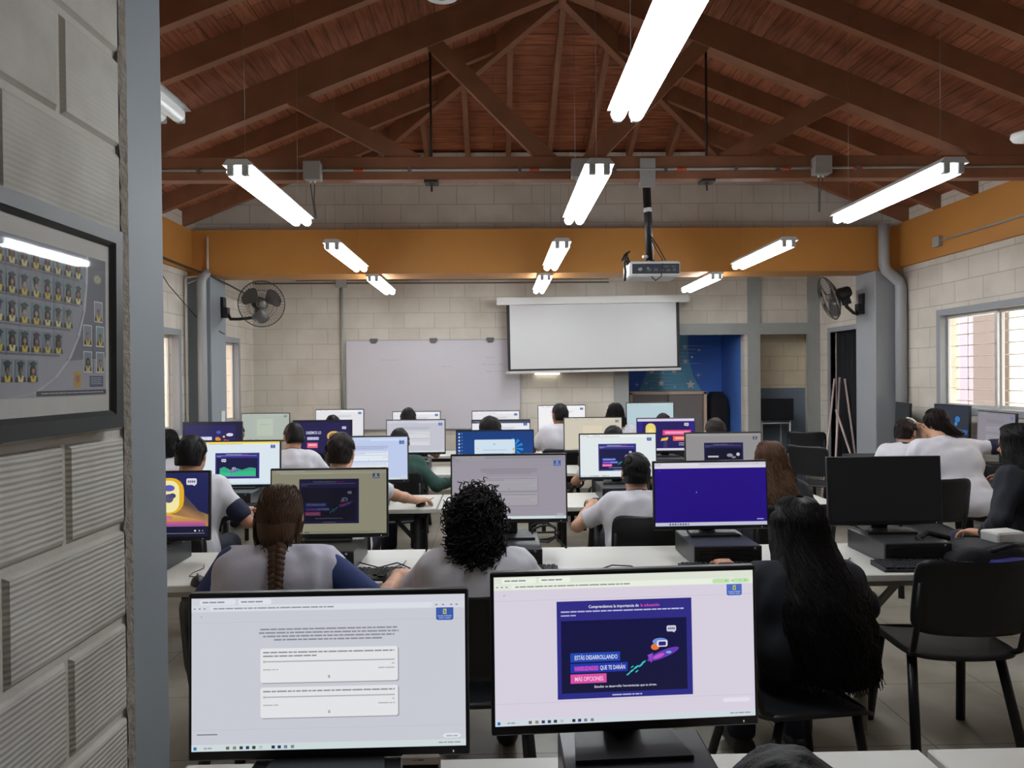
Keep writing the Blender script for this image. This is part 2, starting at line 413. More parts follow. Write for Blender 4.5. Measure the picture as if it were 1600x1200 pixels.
# ---- pillars with down pipes
q = MB(); q.box((XL, 7.67, 0), (-2.935, 8.09, 2.63), .006); struct('pillar_left', q, GREYM)
q = MB(); q.box((4.0, 7.67, 0), (XR, 8.09, 2.63), .006); struct('pillar_right', q, GREYL)
def pipe(name, pts, r, label, m=GREYM, cat='pipe'):
    q = MB(); q.tube(pts, r, 14); o = build(name, q, m); return tag(o, label, cat)
pipe('drain_pipe', [(-3.0, 7.60, 0), (-3.0, 7.60, 2.55), (-2.99, 7.61, 2.60), (-2.96, 7.66, 2.66)], .046, 'grey drain pipe running down the front of the left pillar', mat('pipe_grey', (168, 170, 172), .35))
pipe('drain_pipe', [(4.235, 7.60, 0), (4.235, 7.60, 2.44), (4.22, 7.60, 2.50), (4.08, 7.60, 2.62), (4.06, 7.60, 2.68), (4.06, 7.60, 3.1)], .055, 'grey drain pipe with an elbow beside the right pillar', MATS['pipe_grey'])

# ---- ochre concrete beams
q = MB(); q.box((XL, 7.67, 2.63), (XR, 8.09, 3.09)); struct('beam_cross', q, YELLOW)
q = MB(); q.box((XL, 1.70, 2.66), (XL + .05, 7.67, 3.09)); struct('beam_left', q, YELLOW)
q = MB(); q.box((XR - .05, D0, 2.66), (XR, 7.67, 3.12)); struct('beam_right', q, YELLOW)
# block wall on the cross beam, up to the roof
q = MB(); q.prism([(XL, 3.09), (XL, 3.25), (XL + 1.75, 3.95), (XR - 1.75, 3.95), (XR, 3.25), (XR, 3.09)], 7.90, 8.04)
struct('wall_over_beam', q, WX)
# crumbling mortar along the top of the cross beam
DIRT = mat('dark_dirt', (70, 58, 48), .95)
q = MB(); rr = random.Random(5)
x = XL + .05
while x < XR - .1:
    w = .02 + .09 * rr.random(); h = .006 + .016 * rr.random()
    if rr.random() < .55: q.box((x, 7.86, 3.09), (x + w, 7.90, 3.09 + h), .004)
    x += w + .03 + .12 * rr.random()
tag(struct('trim_2', q, DIRT), None)

# ---- roof: boarding and rafters
RB_M = plank_mat('roof_boards', (164, 104, 76), 'y')
RB_H = plank_mat('roof_boards_hip', (178, 112, 80), 'x')
t = .04; e = .35
YE = 5.965
zr = zroof(XC)
ceil = thing('ceiling', None, None); ceil['kind'] = 'structure'
def slab(name, pts, m):
    vs = list(pts) + [(p[0], p[1], p[2] + t) for p in pts]; n = len(pts)
    fs = [tuple(range(n)), tuple(range(2 * n - 1, n - 1, -1))] + [(i, i + n, (i + 1) % n + n, (i + 1) % n) for i in range(n)]
    q = MB(); q.add(vs, fs); return build(name, q, m, ceil)
zl = 3.272 - .4 * e
slab('roof_boarding', [(XL - e, D0 - e, zl), (XL - e, DB + e, zl), (XC, YE, zr), (XC, D0 - e, zr)], RB_M)
slab('roof_boarding', [(XR + e, D0 - e, zl), (XC, D0 - e, zr), (XC, YE, zr), (XR + e, DB + e, zl)], RB_M)
slab('roof_boarding', [(XL - e, DB + e, zl), (XR + e, DB + e, zl), (XC, YE, zr)], RB_H)
RH = .15; RW = .065
def rafter(a, b, name='rafter', w=RW, h=RH, m=WOOD):
    q = MB(); a = Vector(a); b = Vector(b); a.z -= h / 2; b.z -= h / 2
    q.beam(a, b, w, h); return build(name, q, m, ceil)
ys = [5.5 - .55 * k for k in range(1, 13)]
for y in ys:
    rafter((XL - .1, y, zroof(XL) - .04), (XC, y, zr)); rafter((XR + .1, y, zroof(XR) - .04), (XC, y, zr))
rafter((XL - .1, 5.94, zroof(XL) - .04), (XC, 5.94, zr)); rafter((XR + .1, 5.94, zroof(XR) - .04), (XC, 5.94, zr))
for k in range(1, 7):
    y = 5.94 + .55 * k
    if y > DB - .2: break
    xe = XL + (DB - y)
    rafter((XL - .1, y, 3.232), (xe, y, zroof(xe)), 'jack_rafter'); xe = XR - (DB - y)
    rafter((XR + .1, y, 3.232), (xe, y, zroof(xe)), 'jack_rafter')
for k in range(-8, 9):
    X = .585 + .43 * k
    if X < XL + .3 or X > XR - .3: continue
    ye = DB - ((X - XL) if X < XC else (XR - X))
    rafter((X, DB + .1, 3.232), (X, max(ye, YE), 3.272 + .4 * (DB - max(ye, YE))), 'jack_rafter', .05, .14)
rafter((XL, DB, 3.272), (XC, YE, zr), 'hip_rafter', .06, .20); rafter((XR, DB, 3.272), (XC, YE, zr), 'hip_rafter', .06, .20)
q = MB(); q.beam((XC, D0, zr - .1), (XC, YE + .05, zr - .1), .06, .2); build('ridge_beam', q, WOOD, ceil)
# ---- the exposed truss at 5.5 m
tr = thing('roof_truss', 'brown timber roof truss spanning the room over the desks, with diagonal braces', 'roof truss', (0, 5.5, 0))
q = MB(); q.box((XL, -.05, 3.005), (XR, .05, 3.175), .004); build('tie_beam', q, WOOD, tr)
def tz(X): return 4.185 + .4 * X if X < XC else 4.185 + .4 * (2 * XC - X)
for sgn, xe in ((-1, XL), (1, XR)):
    q = MB(); q.beam((xe, 0, tz(xe) + .105), (XC, 0, tz(XC) + .105), .09, .21); build('principal_rafter', q, WOOD, tr)
    a = Vector((XC + sgn * 2.07, 0, 0)); a.z = tz(a.x) + .05
    q = MB(); q.beam(a, (XC + sgn * 1.14, 0, 3.14), .06, .12); build('brace', q, WOOD, tr)
    a = Vector((XC + sgn * 1.03, 0, 0)); a.z = tz(a.x) + .05
    q = MB(); q.beam(a, (XC + sgn * .14, 0, 3.14), .06, .12); build('brace', q, WOOD, tr)
    x = XC + sgn * 1.03
    q = MB(); q.tube([(x, 0, 2.93), (x, 0, tz(x) + .02)], .009, 8); q.box((x - .05, -.06, 2.985), (x + .05, .06, 3.004)); q.tube([(x, 0, 2.975), (x, 0, 3.0)], .02, 6)
    build('tie_rod', q, mat('rusty_steel', (58, 44, 38), .6, .4), tr)

# ---- windows
ALU = mat('aluminium', (205, 203, 200), .4, .3)
GL = bpy.data.materials.new('window_glass'); GL.use_nodes = True
b = GL.node_tree.nodes['Principled BSDF']; b.inputs['Roughness'].default_value = .02; b.inputs['Transmission Weight'].default_value = 1; b.inputs['IOR'].default_value = 1.1
b.inputs['Base Color'].default_value = (.97, .97, .96, 1)
def window(name, x, y0, y1, z0, z1, sgn, nsash, lab=None):
    """window in a side wall; sgn points out of the room"""
    w = bpy.data.objects.new(name, None); C.objects.link(w); w['kind'] = 'structure'
    q = MB(); d0, d1 = (x - .012, x + .06) if sgn > 0 else (x - .06, x + .012)
    f = .055
    q.box((d0, y0 - f, z0 - f), (d1, y1 + f, z0 + .005)); q.box((d0, y0 - f, z1 - .005), (d1, y1 + f, z1 + f)); q.box((d0, y0 - f, z0 + .004), (d1, y0 + .005, z1 - .004)); q.box((d0, y1 - .005, z0 + .004), (d1, y1 + f, z1 - .004))
    build('window_surround', q, GREYL, w)
    L = (y1 - y0) / nsash
    for i in range(nsash):
        xo = x + sgn * (.07 + .03 * (i % 2)); a, b2 = y0 + L * i - .01, y0 + L * (i + 1) + .01
        s = .035; q = MB()
        q.box((xo - .012, a, z0), (xo + .012, b2, z0 + s)); q.box((xo - .012, a, z1 - s), (xo + .012, b2, z1)); q.box((xo - .012, a, z0 + s), (xo + .012, a + s, z1 - s)); q.box((xo - .012, b2 - s, z0 + s), (xo + .012, b2, z1 - s))
        build('window_sash', q, ALU, w)
        q = MB(); q.box((xo - .002, a + s, z0 + s), (xo + .002, b2 - s, z1 - s)); build('window_pane', q, GL, w)
    q = MB(); xo = x + sgn * .16
    k = z0 + .06
    while k < z1: q.tube([(xo, y0, k), (xo, y1, k)], .005, 6); k += .105
    k = y0 + .3
    while k < y1: q.tube([(xo, k, z0), (xo, k, z1)], .006, 6); k += .55
    build('security_bars', q, ALU, w)
window('window_1', XL, *WL[0], -1, 2); window('window_2', XL, *WL[1], -1, 1); window('window_3', XR, *WR[0], 1, 3)
# doorway at the back of the right wall, with a black curtain
o = bpy.data.objects.new('door_1', None); C.objects.link(o); o['kind'] = 'structure'
q = MB()
n = 60; vs = []; fs = []
for i in range(n + 1):
    y = 8.33 + 1.05 * i / n; x = XR + .07 + .02 * math.sin(i * .9) + .008 * math.sin(i * 2.3)
    vs += [(x, y, .02), (x, y, 2.09), (x + .01, y, 2.09), (x + .01, y, .02)]
for i in range(n):
    for k in range(4): fs.append((4 * i + k, 4 * i + (k + 1) % 4, 4 * i + 4 + (k + 1) % 4, 4 * i + 4 + k))
q.add(vs, fs, True); build('door_curtain', q, mat('black_cloth', (20, 20, 26), .85, noise=.2), o)
q = MB(); q.box((XR - .012, 9.36, 0), (XR + .06, 9.43, 2.14)); q.box((XR - .012, 8.30, 2.08), (XR + .06, 9.36, 2.14)); build('door_frame', q, GREYL, o)

# ---- outside: bright yard, a pale house on the right, an orange one on the left
q = MB(); q.box((-14, -6, -.2), (XL - .3, 16, -.13)); struct('ground_left', q, mat('yard_concrete', (190, 186, 178), .9))
q = MB(); q.box((XR + .3, -6, -.2), (16, 16, -.13)); struct('ground_right', q, MATS['yard_concrete'])
q = MB(); q.box((-6.5, 2, -.13), (-6.2, 14, 2.3)); struct('wall_outside_left', q, mat('peach_wall', (206, 126, 80), .8))
q = MB(); q.box((9.0, 4, -.13), (9.3, 16, 3.2)); struct('wall_outside_right', q, mat('ivory_wall', (220, 208, 186), .8))
q = MB()
for y in (8.2, 10.95): q.box((7.0, y, -.13), (7.2, y + .22, 3.0))
struct('column_outside', q, mat('mauve_paint', (150, 140, 158), .8))
q = MB(); q.box((8.9, 12.7, .2), (8.99, 13.9, 2.6)); q.box((8.9, 11.6, .2), (8.99, 12.1, 2.6)); struct('door_outside', q, mat('dark_door', (96, 84, 80), .7))

# ---- skirting
q = MB(); q.box((XL, DB - .012, 0), (ML - .19, DB, .07)); struct('baseboard_back', q, mat('skirting', (150, 140, 126), .6))
# ================================================================== flat artwork (screens, prints)
GLY = {}
def glyphs(txt, bold=0.0):
    key = (txt, bold)
    if key in GLY: return GLY[key]
    cu_ = bpy.data.curves.new('tmp', 'FONT'); cu_.body = txt; cu_.resolution_u = 2; cu_.offset = bold; cu_.size = 1
    ob = bpy.data.objects.new('tmp', cu_); C.objects.link(ob)
    dg = bpy.context.evaluated_depsgraph_get(); ev = ob.evaluated_get(dg); me = ev.to_mesh()
    vs = [(v.co.x, v.co.y) for v in me.vertices]; fs = [list(p.vertices) for p in me.polygons]
    ev.to_mesh_clear(); bpy.data.objects.remove(ob); bpy.data.curves.remove(cu_)
    GLY[key] = (vs, fs); return GLY[key]

class Art:
    """flat picture W x H metres in x-z, facing -y; coordinates in percent, y downwards"""
    def __init__(s, W, Hh, gain=1.0, step=.0004): s.W = W; s.H = Hh; s.v = []; s.f = []; s.c = []; s.g = gain; s.l = 0; s.step = step; s.rr = random.Random(11); s.clip = None
    def pt(s, x, y):
        return ((x / 100 - .5) * s.W, -s.l * s.step, (1 - y / 100) * s.H)
    def col(s, c): a = lin(c); return (a[0] * s.g, a[1] * s.g, a[2] * s.g, 1)
    def poly(s, pts, c, cs=None):
        o = len(s.v); s.v += [s.pt(*p) for p in pts]; s.f.append(list(range(o, o + len(pts))))
        s.c += [s.col(k) for k in (cs or [c] * len(pts))]
    def rect(s, x0, y0, x1, y1, c, c2=None):
        s.poly([(x0, y0), (x1, y0), (x1, y1), (x0, y1)], c, None if c2 is None else [c, c, c2, c2])
    def rrect(s, x0, y0, x1, y1, r, c):
        a = s.W / s.H; pts = []
        for cx, cy, t0 in ((x1 - r, y0 + r * a, -90), (x1 - r, y1 - r * a, 0), (x0 + r, y1 - r * a, 90), (x0 + r, y0 + r * a, 180)):
            for k in range(5):
                t = math.radians(t0 + 22.5 * k); pts.append((cx + r * math.cos(t), cy + r * a * math.sin(t)))
        s.poly(pts, c)
    def ell(s, x, y, rx, ry, c, n=20, rot=0):
        cr_, sr = math.cos(rot), math.sin(rot); a = s.W / s.H; pts = []
        for k in range(n):
            t = 2 * PI * k / n; u, v = rx * math.cos(t), ry / a * math.sin(t)
            pts.append((x + u * cr_ - v * sr, y + (u * sr + v * cr_) * a))
        s.poly(pts, c)
    def star(s, x, y, r, c, n=5, inner=.4):
        a = s.W / s.H; pts = []
        for k in range(2 * n):
            t = -PI / 2 + PI * k / n; q = r if k % 2 == 0 else r * inner
            pts.append((x + q * math.cos(t), y + q * a * math.sin(t)))
        # fan so that the concave outline fills properly
        for k in range(2 * n): s.poly([(x, y), pts[k], pts[(k + 1) % (2 * n)]], c)
    def text(s, t, x, y, h, c, bold=.0, maxw=None, al='l'):
        """cap height h percent, y = top of capitals"""
        vs, fs = glyphs(t, bold)
        if not vs: return
        x0 = min(p[0] for p in vs); x1 = max(p[0] for p in vs); sc = (h / 100 * s.H) / .70
        w = (x1 - x0) * sc / s.W * 100; sx = 1.0
        if maxw: sx = maxw / w; w = maxw
        ox = x - (0 if al == 'l' else w / 2 if al == 'c' else w)
        o = len(s.v); cc = s.col(c)
        for p in vs:
            s.v.append(s.pt(ox + (p[0] - x0) * sc * sx / s.W * 100, y + h - p[1] * sc / s.H * 100)); s.c.append(cc)
        for f in fs: s.f.append([i + o for i in f])
    def words(s, x0, x1, y, h, c):
        x = x0
        while x < x1 - .3:
            w = min(s.rr.uniform(.9, 3.8), x1 - x); s.rect(x, y, x + w, y + h, c); x += w + .32
    def build(s, name, parent=None, m=SCREEN):
        me = bpy.data.meshes.new(name); me.from_pydata(s.v, [], s.f); me.materials.append(m)
        ca = me.color_attributes.new('ink', 'FLOAT_COLOR', 'POINT')
        ca.data.foreach_set('color', [x for c in s.c for x in c])
        o = bpy.data.objects.new(name, me); C.objects.link(o)
        if parent: o.parent = parent
        return o

# ---- page furniture
def browser(a, bg, bar=(236, 240, 238), task=(214, 226, 228), top=4.5, green=False):
    a.l = 0; a.rect(0, 0, 100, 100, bg); a.l = 1
    a.rect(0, 0, 100, top, tuple(int(v * .98) for v in bar)); a.rect(0, top, 100, top * 2, bar)
    a.rect(0, 95.6, 100, 100, task)
    a.l = 2
    a.rrect(3, .8, 16, top, .6, tuple(min(255, v + 10) for v in bar)); a.rrect(17, .8, 29, top, .6, tuple(min(255, int(v) + 12) for v in bar))
    a.rrect(6.5, top + .6, 88, top * 2 - .6, .9, tuple(min(255, v + 8) for v in bar))
    a.l = 3
    dk = (150, 152, 156)
    a.words(4, 12, 2.1, 1.0, dk); a.words(18, 26, 2.1, 1.0, dk); a.words(8, 52, top + 1.8, 1.0, (160, 163, 166))
    for x in (1.2, 3, 4.8): a.ell(x, top * 1.5, .45, .45, dk)
    for x in (89.5, 92, 95, 97): a.ell(x, top * 1.5, .5, .5, dk)
    if green: a.rrect(84, top + .7, 91, top * 2 - .7, .8, (196, 236, 182)); a.rrect(92, top + .7, 98.5, top * 2 - .7, .8, (196, 236, 182))
    a.rect(.8, 96.9, 1.9, 98.9, (30, 120, 200))
    for x, c in ((12.5, (120, 110, 90)), (15, (150, 140, 110)), (17.4, (50, 60, 90)), (19.7, (40, 60, 110)), (22, (40, 70, 60)), (24.5, (190, 200, 200)), (29, (40, 50, 80)), (31.2, (40, 60, 120)), (33.5, (120, 130, 150)), (36, (130, 140, 150))):
        a.rect(x, 96.9, x + 1.2, 98.9, c)
    a.words(4.5, 7.5, 97.4, .9, (150, 160, 166)); a.words(90, 98, 97.1, .8, (150, 160, 166))
def crest(a, x, y, w, c=(62, 94, 176)):
    """blue shield with a small gold and green tower and two lines of white writing"""
    ar = a.W / a.H; h = w * ar * .72; a.l += 1
    a.rrect(x, y, x + w, y + h, w * .12, c); a.rect(x, y, x + w, y + h * .5, c); a.l += 1
    a.rect(x + w * .40, y + h * .10, x + w * .60, y + h * .52, (206, 200, 140)); a.l += 1
    a.rect(x + w * .45, y + h * .18, x + w * .55, y + h * .46, (90, 150, 100)); a.rect(x + w * .40, y + h * .1, x + w * .44, y + h * .2, (120, 170, 200))
    a.text('Alcaldía de Medellín', x + w / 2, y + h * .60, h * .11, (226, 232, 244), maxw=w * .8, al='c')
    a.words(x + w * .16, x + w * .84, y + h * .80, h * .06, (170, 186, 220)); a.l -= 3
def survey(a, bg, card=(250, 250, 250), ink=(142, 144, 150), small=False, cards=2, bar=None):
    browser(a, bg, bar or tuple(min(255, v + 12) for v in bg)); a.l = 3
    a.text('←', 3.3, 11.2, 1.6, ink); a.l = 2
    line = tuple(int(v * .95) for v in bg); a.rect(0, 15.8, 100, 16.1, line); a.rect(0, 86, 100, 86.3, line)
    a.l = 3
    for i, (p, q_) in enumerate(((25, 75), (24.5, 75.5), (26, 74), (30, 70))): a.words(p, q_, 20.5 + 2.3 * i, 1.0, ink)
    for i in range(cards):
        y0 = 33.5 + 25.5 * i; y1 = y0 + (22.5 if i == 0 else 20)
        a.l = 2; a.rrect(25.3, y0 + .5, 75.6, y1 + .7, .8, tuple(int(v * .78) for v in bg)); a.l = 3
        a.rrect(25, y0, 75.2, y1, .8, card); a.l = 4
        a.words(26, 74, y0 + 2.2, .9, ink)
        if i == 0: a.words(26, 46, y0 + 4.6, .9, ink)
        y = y0 + (8.3 if i == 0 else 6); a.rect(26, y, 74, y + .7, (172, 172, 174)); a.rrect(26, y - .6, 26.8, y + 1.3, .3, (210, 210, 212))
        a.words(73, 74, y + 2.4, .8, (190, 190, 190)); a.words(26, 31.5, y + 5.2, .8, (190, 190, 190)); a.words(68, 74, y + 5.2, .8, (186, 186, 188))
        a.text('0', 50, y1 - 4.4, 1.9, (90, 92, 98), .02, al='c')
    a.l = 3; a.rect(2, 88.6, 9.4, 89.3, (120, 122, 126)); a.rrect(91.6, 91.6, 98.2, 94.6, 1.2, tuple(min(255, v + 22) for v in bg)); a.l = 4; a.words(92.8, 97, 92.8, .9, (180, 180, 186))
    crest(a, 89.4, 8.6, 6.4)
def bubble(a, x, y, w, c=(224, 224, 236)):
    ar = a.W / a.H; h = w * .62 * ar; a.l += 1; a.rrect(x, y, x + w, y + h, w * .14, c); a.poly([(x + w * .6, y + h), (x + w * .85, y + h), (x + w * .8, y + h * 1.2)], c); a.l += 1
    for i in range(4): a.rect(x + w * (.14 + .19 * i), y + h * .32, x + w * (.28 + .19 * i), y + h * .66, (96, 96, 120))
    a.l -= 2
def rocket(a, x, y, k=1.0, dim=1.0):
    """plain violet rocket shape with a turquoise trail (stand-in picture)"""
    d = lambda c: tuple(int(v * dim) for v in c); ar = a.W / a.H; a.l += 1
    def T(u, v): return (x + k * u, y + k * v * ar)
    for u, v, r in ((-3.6, 2.3, .55), (-4.4, 2.9, .5), (-2.8, 2.0, .5), (-5.0, 3.4, .42), (-3.5, 3.0, .35), (-2.3, 1.5, .5), (-4.3, 2.2, .3)): a.ell(*T(u, v), r * k, r * k * .55, d((60, 205, 200)), 10, -.6)
    a.ell(*T(1.2, .2), 3.0 * k, 1.15 * k, d((110, 62, 190)), 24, -.35); a.l += 1
    a.ell(*T(.4, .5), 1.1 * k, .6 * k, d((196, 96, 206)), 14, -.35); a.ell(*T(2.2, -.1), .5 * k, .4 * k, d((110, 190, 230)), 12)
    a.poly([T(-1.6, .3), T(-.6, -.1), T(-.9, 1.7)], d((150, 80, 200))); a.ell(*T(-.2, -1.1), .75 * k, 1.0 * k, d((238, 122, 60)), 14); a.ell(*T(.7, -2.0), 1.35 * k, 1.1 * k, d((116, 150, 226)), 18); a.l += 1
    a.rrect(*T(.1, -2.2), *T(2.0, -1.1), .3 * k, d((226, 226, 244))); a.l += 1; a.rrect(*T(.4, -2.0), *T(1.7, -1.3), .2 * k, d((50, 40, 130))); a.l -= 4
def captions(a, x, y, u, dim=1.0, full=True):
    """three caption bars; u = unit in percent of width"""
    d = lambda c: tuple(int(v * dim) for v in c); ar = a.W / a.H; a.l += 1
    bars = ((8.6, (38, 78, 186), [('ESTÁS DESARROLLANDO', (232, 234, 246))]), (9.9, (36, 60, 176), [('HABILIDADES', (214, 96, 206)), ('QUE TE DARÁN', (236, 236, 246))]), (6.2, (226, 84, 172), [('MÁS OPCIONES.', (250, 214, 240))]))
    hh = 1.55 * u * ar
    for i, (w, c, ts) in enumerate(bars):
        yy = y + i * (hh + .25 * u * ar); a.rect(x, yy, x + w * u, yy + hh, d(c)); a.l += 1; xx = x + .75 * u
        for t, tc in ts:
            tw = (w - 1.2) * u if len(ts) == 1 else (4.0 * u if t[0] == 'H' else 4.35 * u)
            if i == 1 and t[0] == 'H': a.rect(xx - .1 * u, yy + hh * .3, xx + tw + .1 * u, yy + hh * .82, d((150, 60, 190))); a.l += 1
            a.text(t, xx, yy + hh * .28, hh * .46, d(tc), .012, maxw=tw)
            if i == 1 and t[0] == 'H': a.l -= 1
            xx += tw + .35 * u
        a.l -= 1
    a.l -= 1
def slide(a, x0, y0, x1, y1, dim=1.0, title=True, art='rocket'):
    d = lambda c: tuple(int(v * dim) for v in c)
    W = x1 - x0; Hh = y1 - y0; a.l += 1; a.rect(x0, y0, x1, y1, d((52, 48, 136)), d((48, 50, 140))); a.l += 1
    a.rect(x0 + W * .03, y0 + Hh * .20, x1 - W * .04, y1 - Hh * .06, d((24, 24, 72)), d((28, 28, 62))); a.l += 1
    a.text('Comprendemos la importancia de', x0 + W * .235, y0 + Hh * .045, Hh * .03, d((236, 236, 246)), .014, maxw=W * .37); a.text('la educación', x0 + W * .62, y0 + Hh * .045, Hh * .03, d((232, 80, 190)), .014, maxw=W * .14)
    a.words(x0 + W * .03, x1 - W * .06, y0 + Hh * .10, Hh * .014, d((190, 190, 226))); a.words(x0 + W * .03, x0 + W * .14, y0 + Hh * .14, Hh * .012, d((190, 190, 226)))
    if art == 'rocket':
        captions(a, x0 + W * .095, y0 + Hh * .53, W * .0425, dim); rocket(a, x0 + W * .73, y0 + Hh * .56, W * .042, dim); bubble(a, x0 + W * .81, y0 + Hh * .28, W * .07, d((214, 214, 236)))
        a.text('Estudiar es desarrollar herramientas que te sirven.', x0 + W * .27, y0 + Hh * .868, Hh * .024, d((226, 226, 240)), .01, maxw=W * .46)
        a.words(x0 + W * .4, x0 + W * .62, y0 + Hh * .965, Hh * .012, d((200, 200, 230)))
    a.l -= 3
def black_art(a):
    a.rect(0, 0, 100, 100, (14, 14, 16))

def sc_survey_white(a): survey(a, (208, 210, 220), (236, 237, 240))
def sc_video_white(a):
    browser(a, (224, 216, 232), (234, 240, 226), (216, 224, 232), green=True); a.l = 2; a.rect(0, 16, 100, 16.3, (206, 198, 214)); a.rect(0, 85, 100, 85.3, (206, 198, 214)); a.l = 3
    a.text('←', 3.5, 11.4, 1.6, (130, 130, 140)); slide(a, 23.6, 17.5, 75.6, 83.5); a.l = 3; a.rrect(87.2, 87, 98, 90, 1.2, (236, 230, 242)); crest(a, 89.5, 9.2, 6.0, (78, 110, 196))
def sc_door_video(a):
    a.rect(0, 0, 100, 100, (22, 24, 52)); a.l = 1; a.rect(0, 0, 100, 84, (34, 38, 92), (26, 28, 74))
    a.l = 2; a.poly([(30, 84), (34, 8), (66, 8), (92, 60), (100, 66), (100, 84)], (40, 40, 80), [(60, 52, 60), (60, 52, 60), (40, 42, 90), (96, 80, 70), (150, 120, 80), (190, 140, 90)])
    a.l = 3; a.poly([(28, 60), (56, 60), (98, 76), (98, 84), (10, 84)], (210, 160, 60), [(240, 196, 90), (240, 190, 80), (190, 130, 90), (150, 100, 90), (190, 120, 70)])
    a.l = 4; a.rrect(52, 8, 79, 64, 11, (232, 178, 42)); a.l = 5; a.rrect(55, 12, 75, 62, 8, (250, 240, 170)); a.l = 6
    a.ell(66, 24, 5, 5, (96, 90, 190)); a.ell(66, 40, 4, 7, (90, 84, 120)); a.ell(69, 36, 3, 4, (60, 66, 110)); a.ell(66, 70, 3.5, 3, (210, 120, 140))
    a.l = 4; a.rect(20, 76.5, 97, 84, (206, 92, 140)); a.rect(20, 80, 97, 84, (110, 90, 160)); a.l = 5; a.rect(5, 94.4, 97, 95, (160, 160, 166)); a.rect(88, 89.6, 89.6, 92, (230, 230, 230)); a.rect(92, 89.6, 93, 92, (190, 190, 190)); a.rect(95, 89.6, 95.8, 92, (150, 150, 150))
    bubble(a, 81, 9, 9)
def sc_olive(a):
    browser(a, (140, 138, 116), (146, 144, 124), (128, 128, 108), 3); slide(a, 24, 14, 76, 84, .42); crest(a, 88, 6, 6, (58, 66, 104))
def sc_grey_survey(a): survey(a, (158, 153, 164), (168, 164, 172), (132, 128, 138), bar=(150, 146, 156))
def sc_blue(a):
    a.rect(0, 0, 100, 100, (38, 14, 134), (36, 14, 126)); a.l = 1; a.rect(0, 0, 100, 9, (214, 208, 222)); a.rect(0, 94.5, 100, 100, (196, 200, 220)); a.l = 2; a.rrect(6, 1, 40, 4.5, .5, (230, 226, 234)); a.rect(0, 4.6, 100, 9, (226, 222, 230)); a.l = 3
    a.text('←', 4, 12, 1.6, (190, 180, 240)); a.words(91, 97, 90, 1.4, (190, 184, 236)); a.ell(92, 3, .5, .5, (120, 116, 130))
    for i in range(8): a.rect(12.5 + 2.3 * i, 96, 13.8 + 2.3 * i, 98.6, ((40, 60, 110), (60, 60, 80), (30, 50, 70), (110, 120, 150))[i % 4])
    a.words(36.8, 37.4, 46, 2, (236, 236, 255))
def sc_hills(a):
    browser(a, (226, 238, 246), (244, 246, 244), (206, 232, 244), 3); a.l = 3; a.rect(0, 0, 100, 4.5, (250, 222, 96)); x0, y0, x1, y1 = 17, 26, 74, 86; slide(a, x0, y0, x1, y1, 1, art=None); a.l = 6
    W = x1 - x0
    a.poly([(x0 + W * .1, 80), (x0 + W * .1, 62), (x0 + W * .2, 58), (x0 + W * .35, 66), (x0 + W * .5, 62), (x0 + W * .6, 66), (x0 + W * .78, 60), (x0 + W * .92, 62), (x0 + W * .92, 80)], (60, 170, 140)); a.l = 7
    a.poly([(x0 + W * .1, 80), (x0 + W * .1, 70), (x0 + W * .3, 72), (x0 + W * .6, 70), (x0 + W * .92, 68), (x0 + W * .92, 80)], (50, 196, 136)); a.rect(x0 + W * .1, 79.5, x0 + W * .92, 81.5, (150, 90, 190)); rocket(a, x0 + W * .40, 68, 1.9); bubble(a, x0 + W * .14, 40, 6)
    crest(a, 88.5, 8, 6)
def sc_pale_survey(a): survey(a, (196, 210, 244), (232, 240, 252), (150, 160, 186))
def sc_desktop(a):
    a.rect(0, 0, 100, 100, (22, 62, 128), (24, 76, 150)); a.l = 1
    for k in range(7):
        t = math.radians(-100 + 34 * k); a.poly([(74, 40), (74 + 13 * math.cos(t), 40 + 23 * math.sin(t)), (74 + 13 * math.cos(t + .3), 40 + 23 * math.sin(t + .3))], (40, 140, 216))
    for k in range(7): a.rect(2, 4 + 8 * k, 4, 8 + 8 * k, (206, 220, 236)); a.rect(6, 4 + 8 * k, 7.4, 6 + 8 * k, (120, 160, 210))
    a.l = 2; a.rrect(23, 20, 76, 97, 1.2, (214, 232, 246)); a.l = 3; a.rect(76.6, 60, 99, 78, (40, 132, 214)); a.rect(76.6, 84, 99, 97, (18, 40, 104)); a.ell(49, 31, 1.2, 1.2, (110, 140, 180))
    a.words(34, 66, 44, 1.4, (170, 190, 214)); a.words(36, 62, 52, 1.2, (180, 198, 220)); a.ell(25, 58, 1.4, 1.4, (40, 90, 190)); a.rrect(73, 40, 75.4, 46, .5, (230, 190, 90)); a.rrect(73, 52, 75.4, 58, .5, (90, 170, 190)); a.ell(27, 40, .8, .8, (220, 120, 110))
    for k, c in enumerate(((150, 196, 226), (40, 130, 196), (70, 150, 206), (50, 130, 190))): a.ell(36 + 9.2 * k, 76, 1.9, 1.9, c)
    a.words(78, 97, 87, 2, (236, 240, 250)); a.words(78, 90, 91.5, 2, (236, 240, 250))
def sc_white_video(a):
    browser(a, (232, 240, 242), (242, 246, 244), (222, 234, 238), 3); a.l = 3; slide(a, 24, 22, 74, 86); crest(a, 88.5, 8, 6)
def sc_grey_video(a):
    browser(a, (150, 147, 148), (156, 154, 152), (140, 138, 140), 3); a.l = 3; slide(a, 24, 22, 76, 88, .6, art=None); a.l = 6; a.rect(29, 53, 43, 57, (190, 190, 200)); a.ell(58, 52, 4, 4, (150, 150, 160)); a.ell(63, 57, 3, 3, (120, 126, 140)); a.ell(69, 50, 2.4, 4, (200, 200, 206)); crest(a, 89, 8, 6, (70, 74, 96))
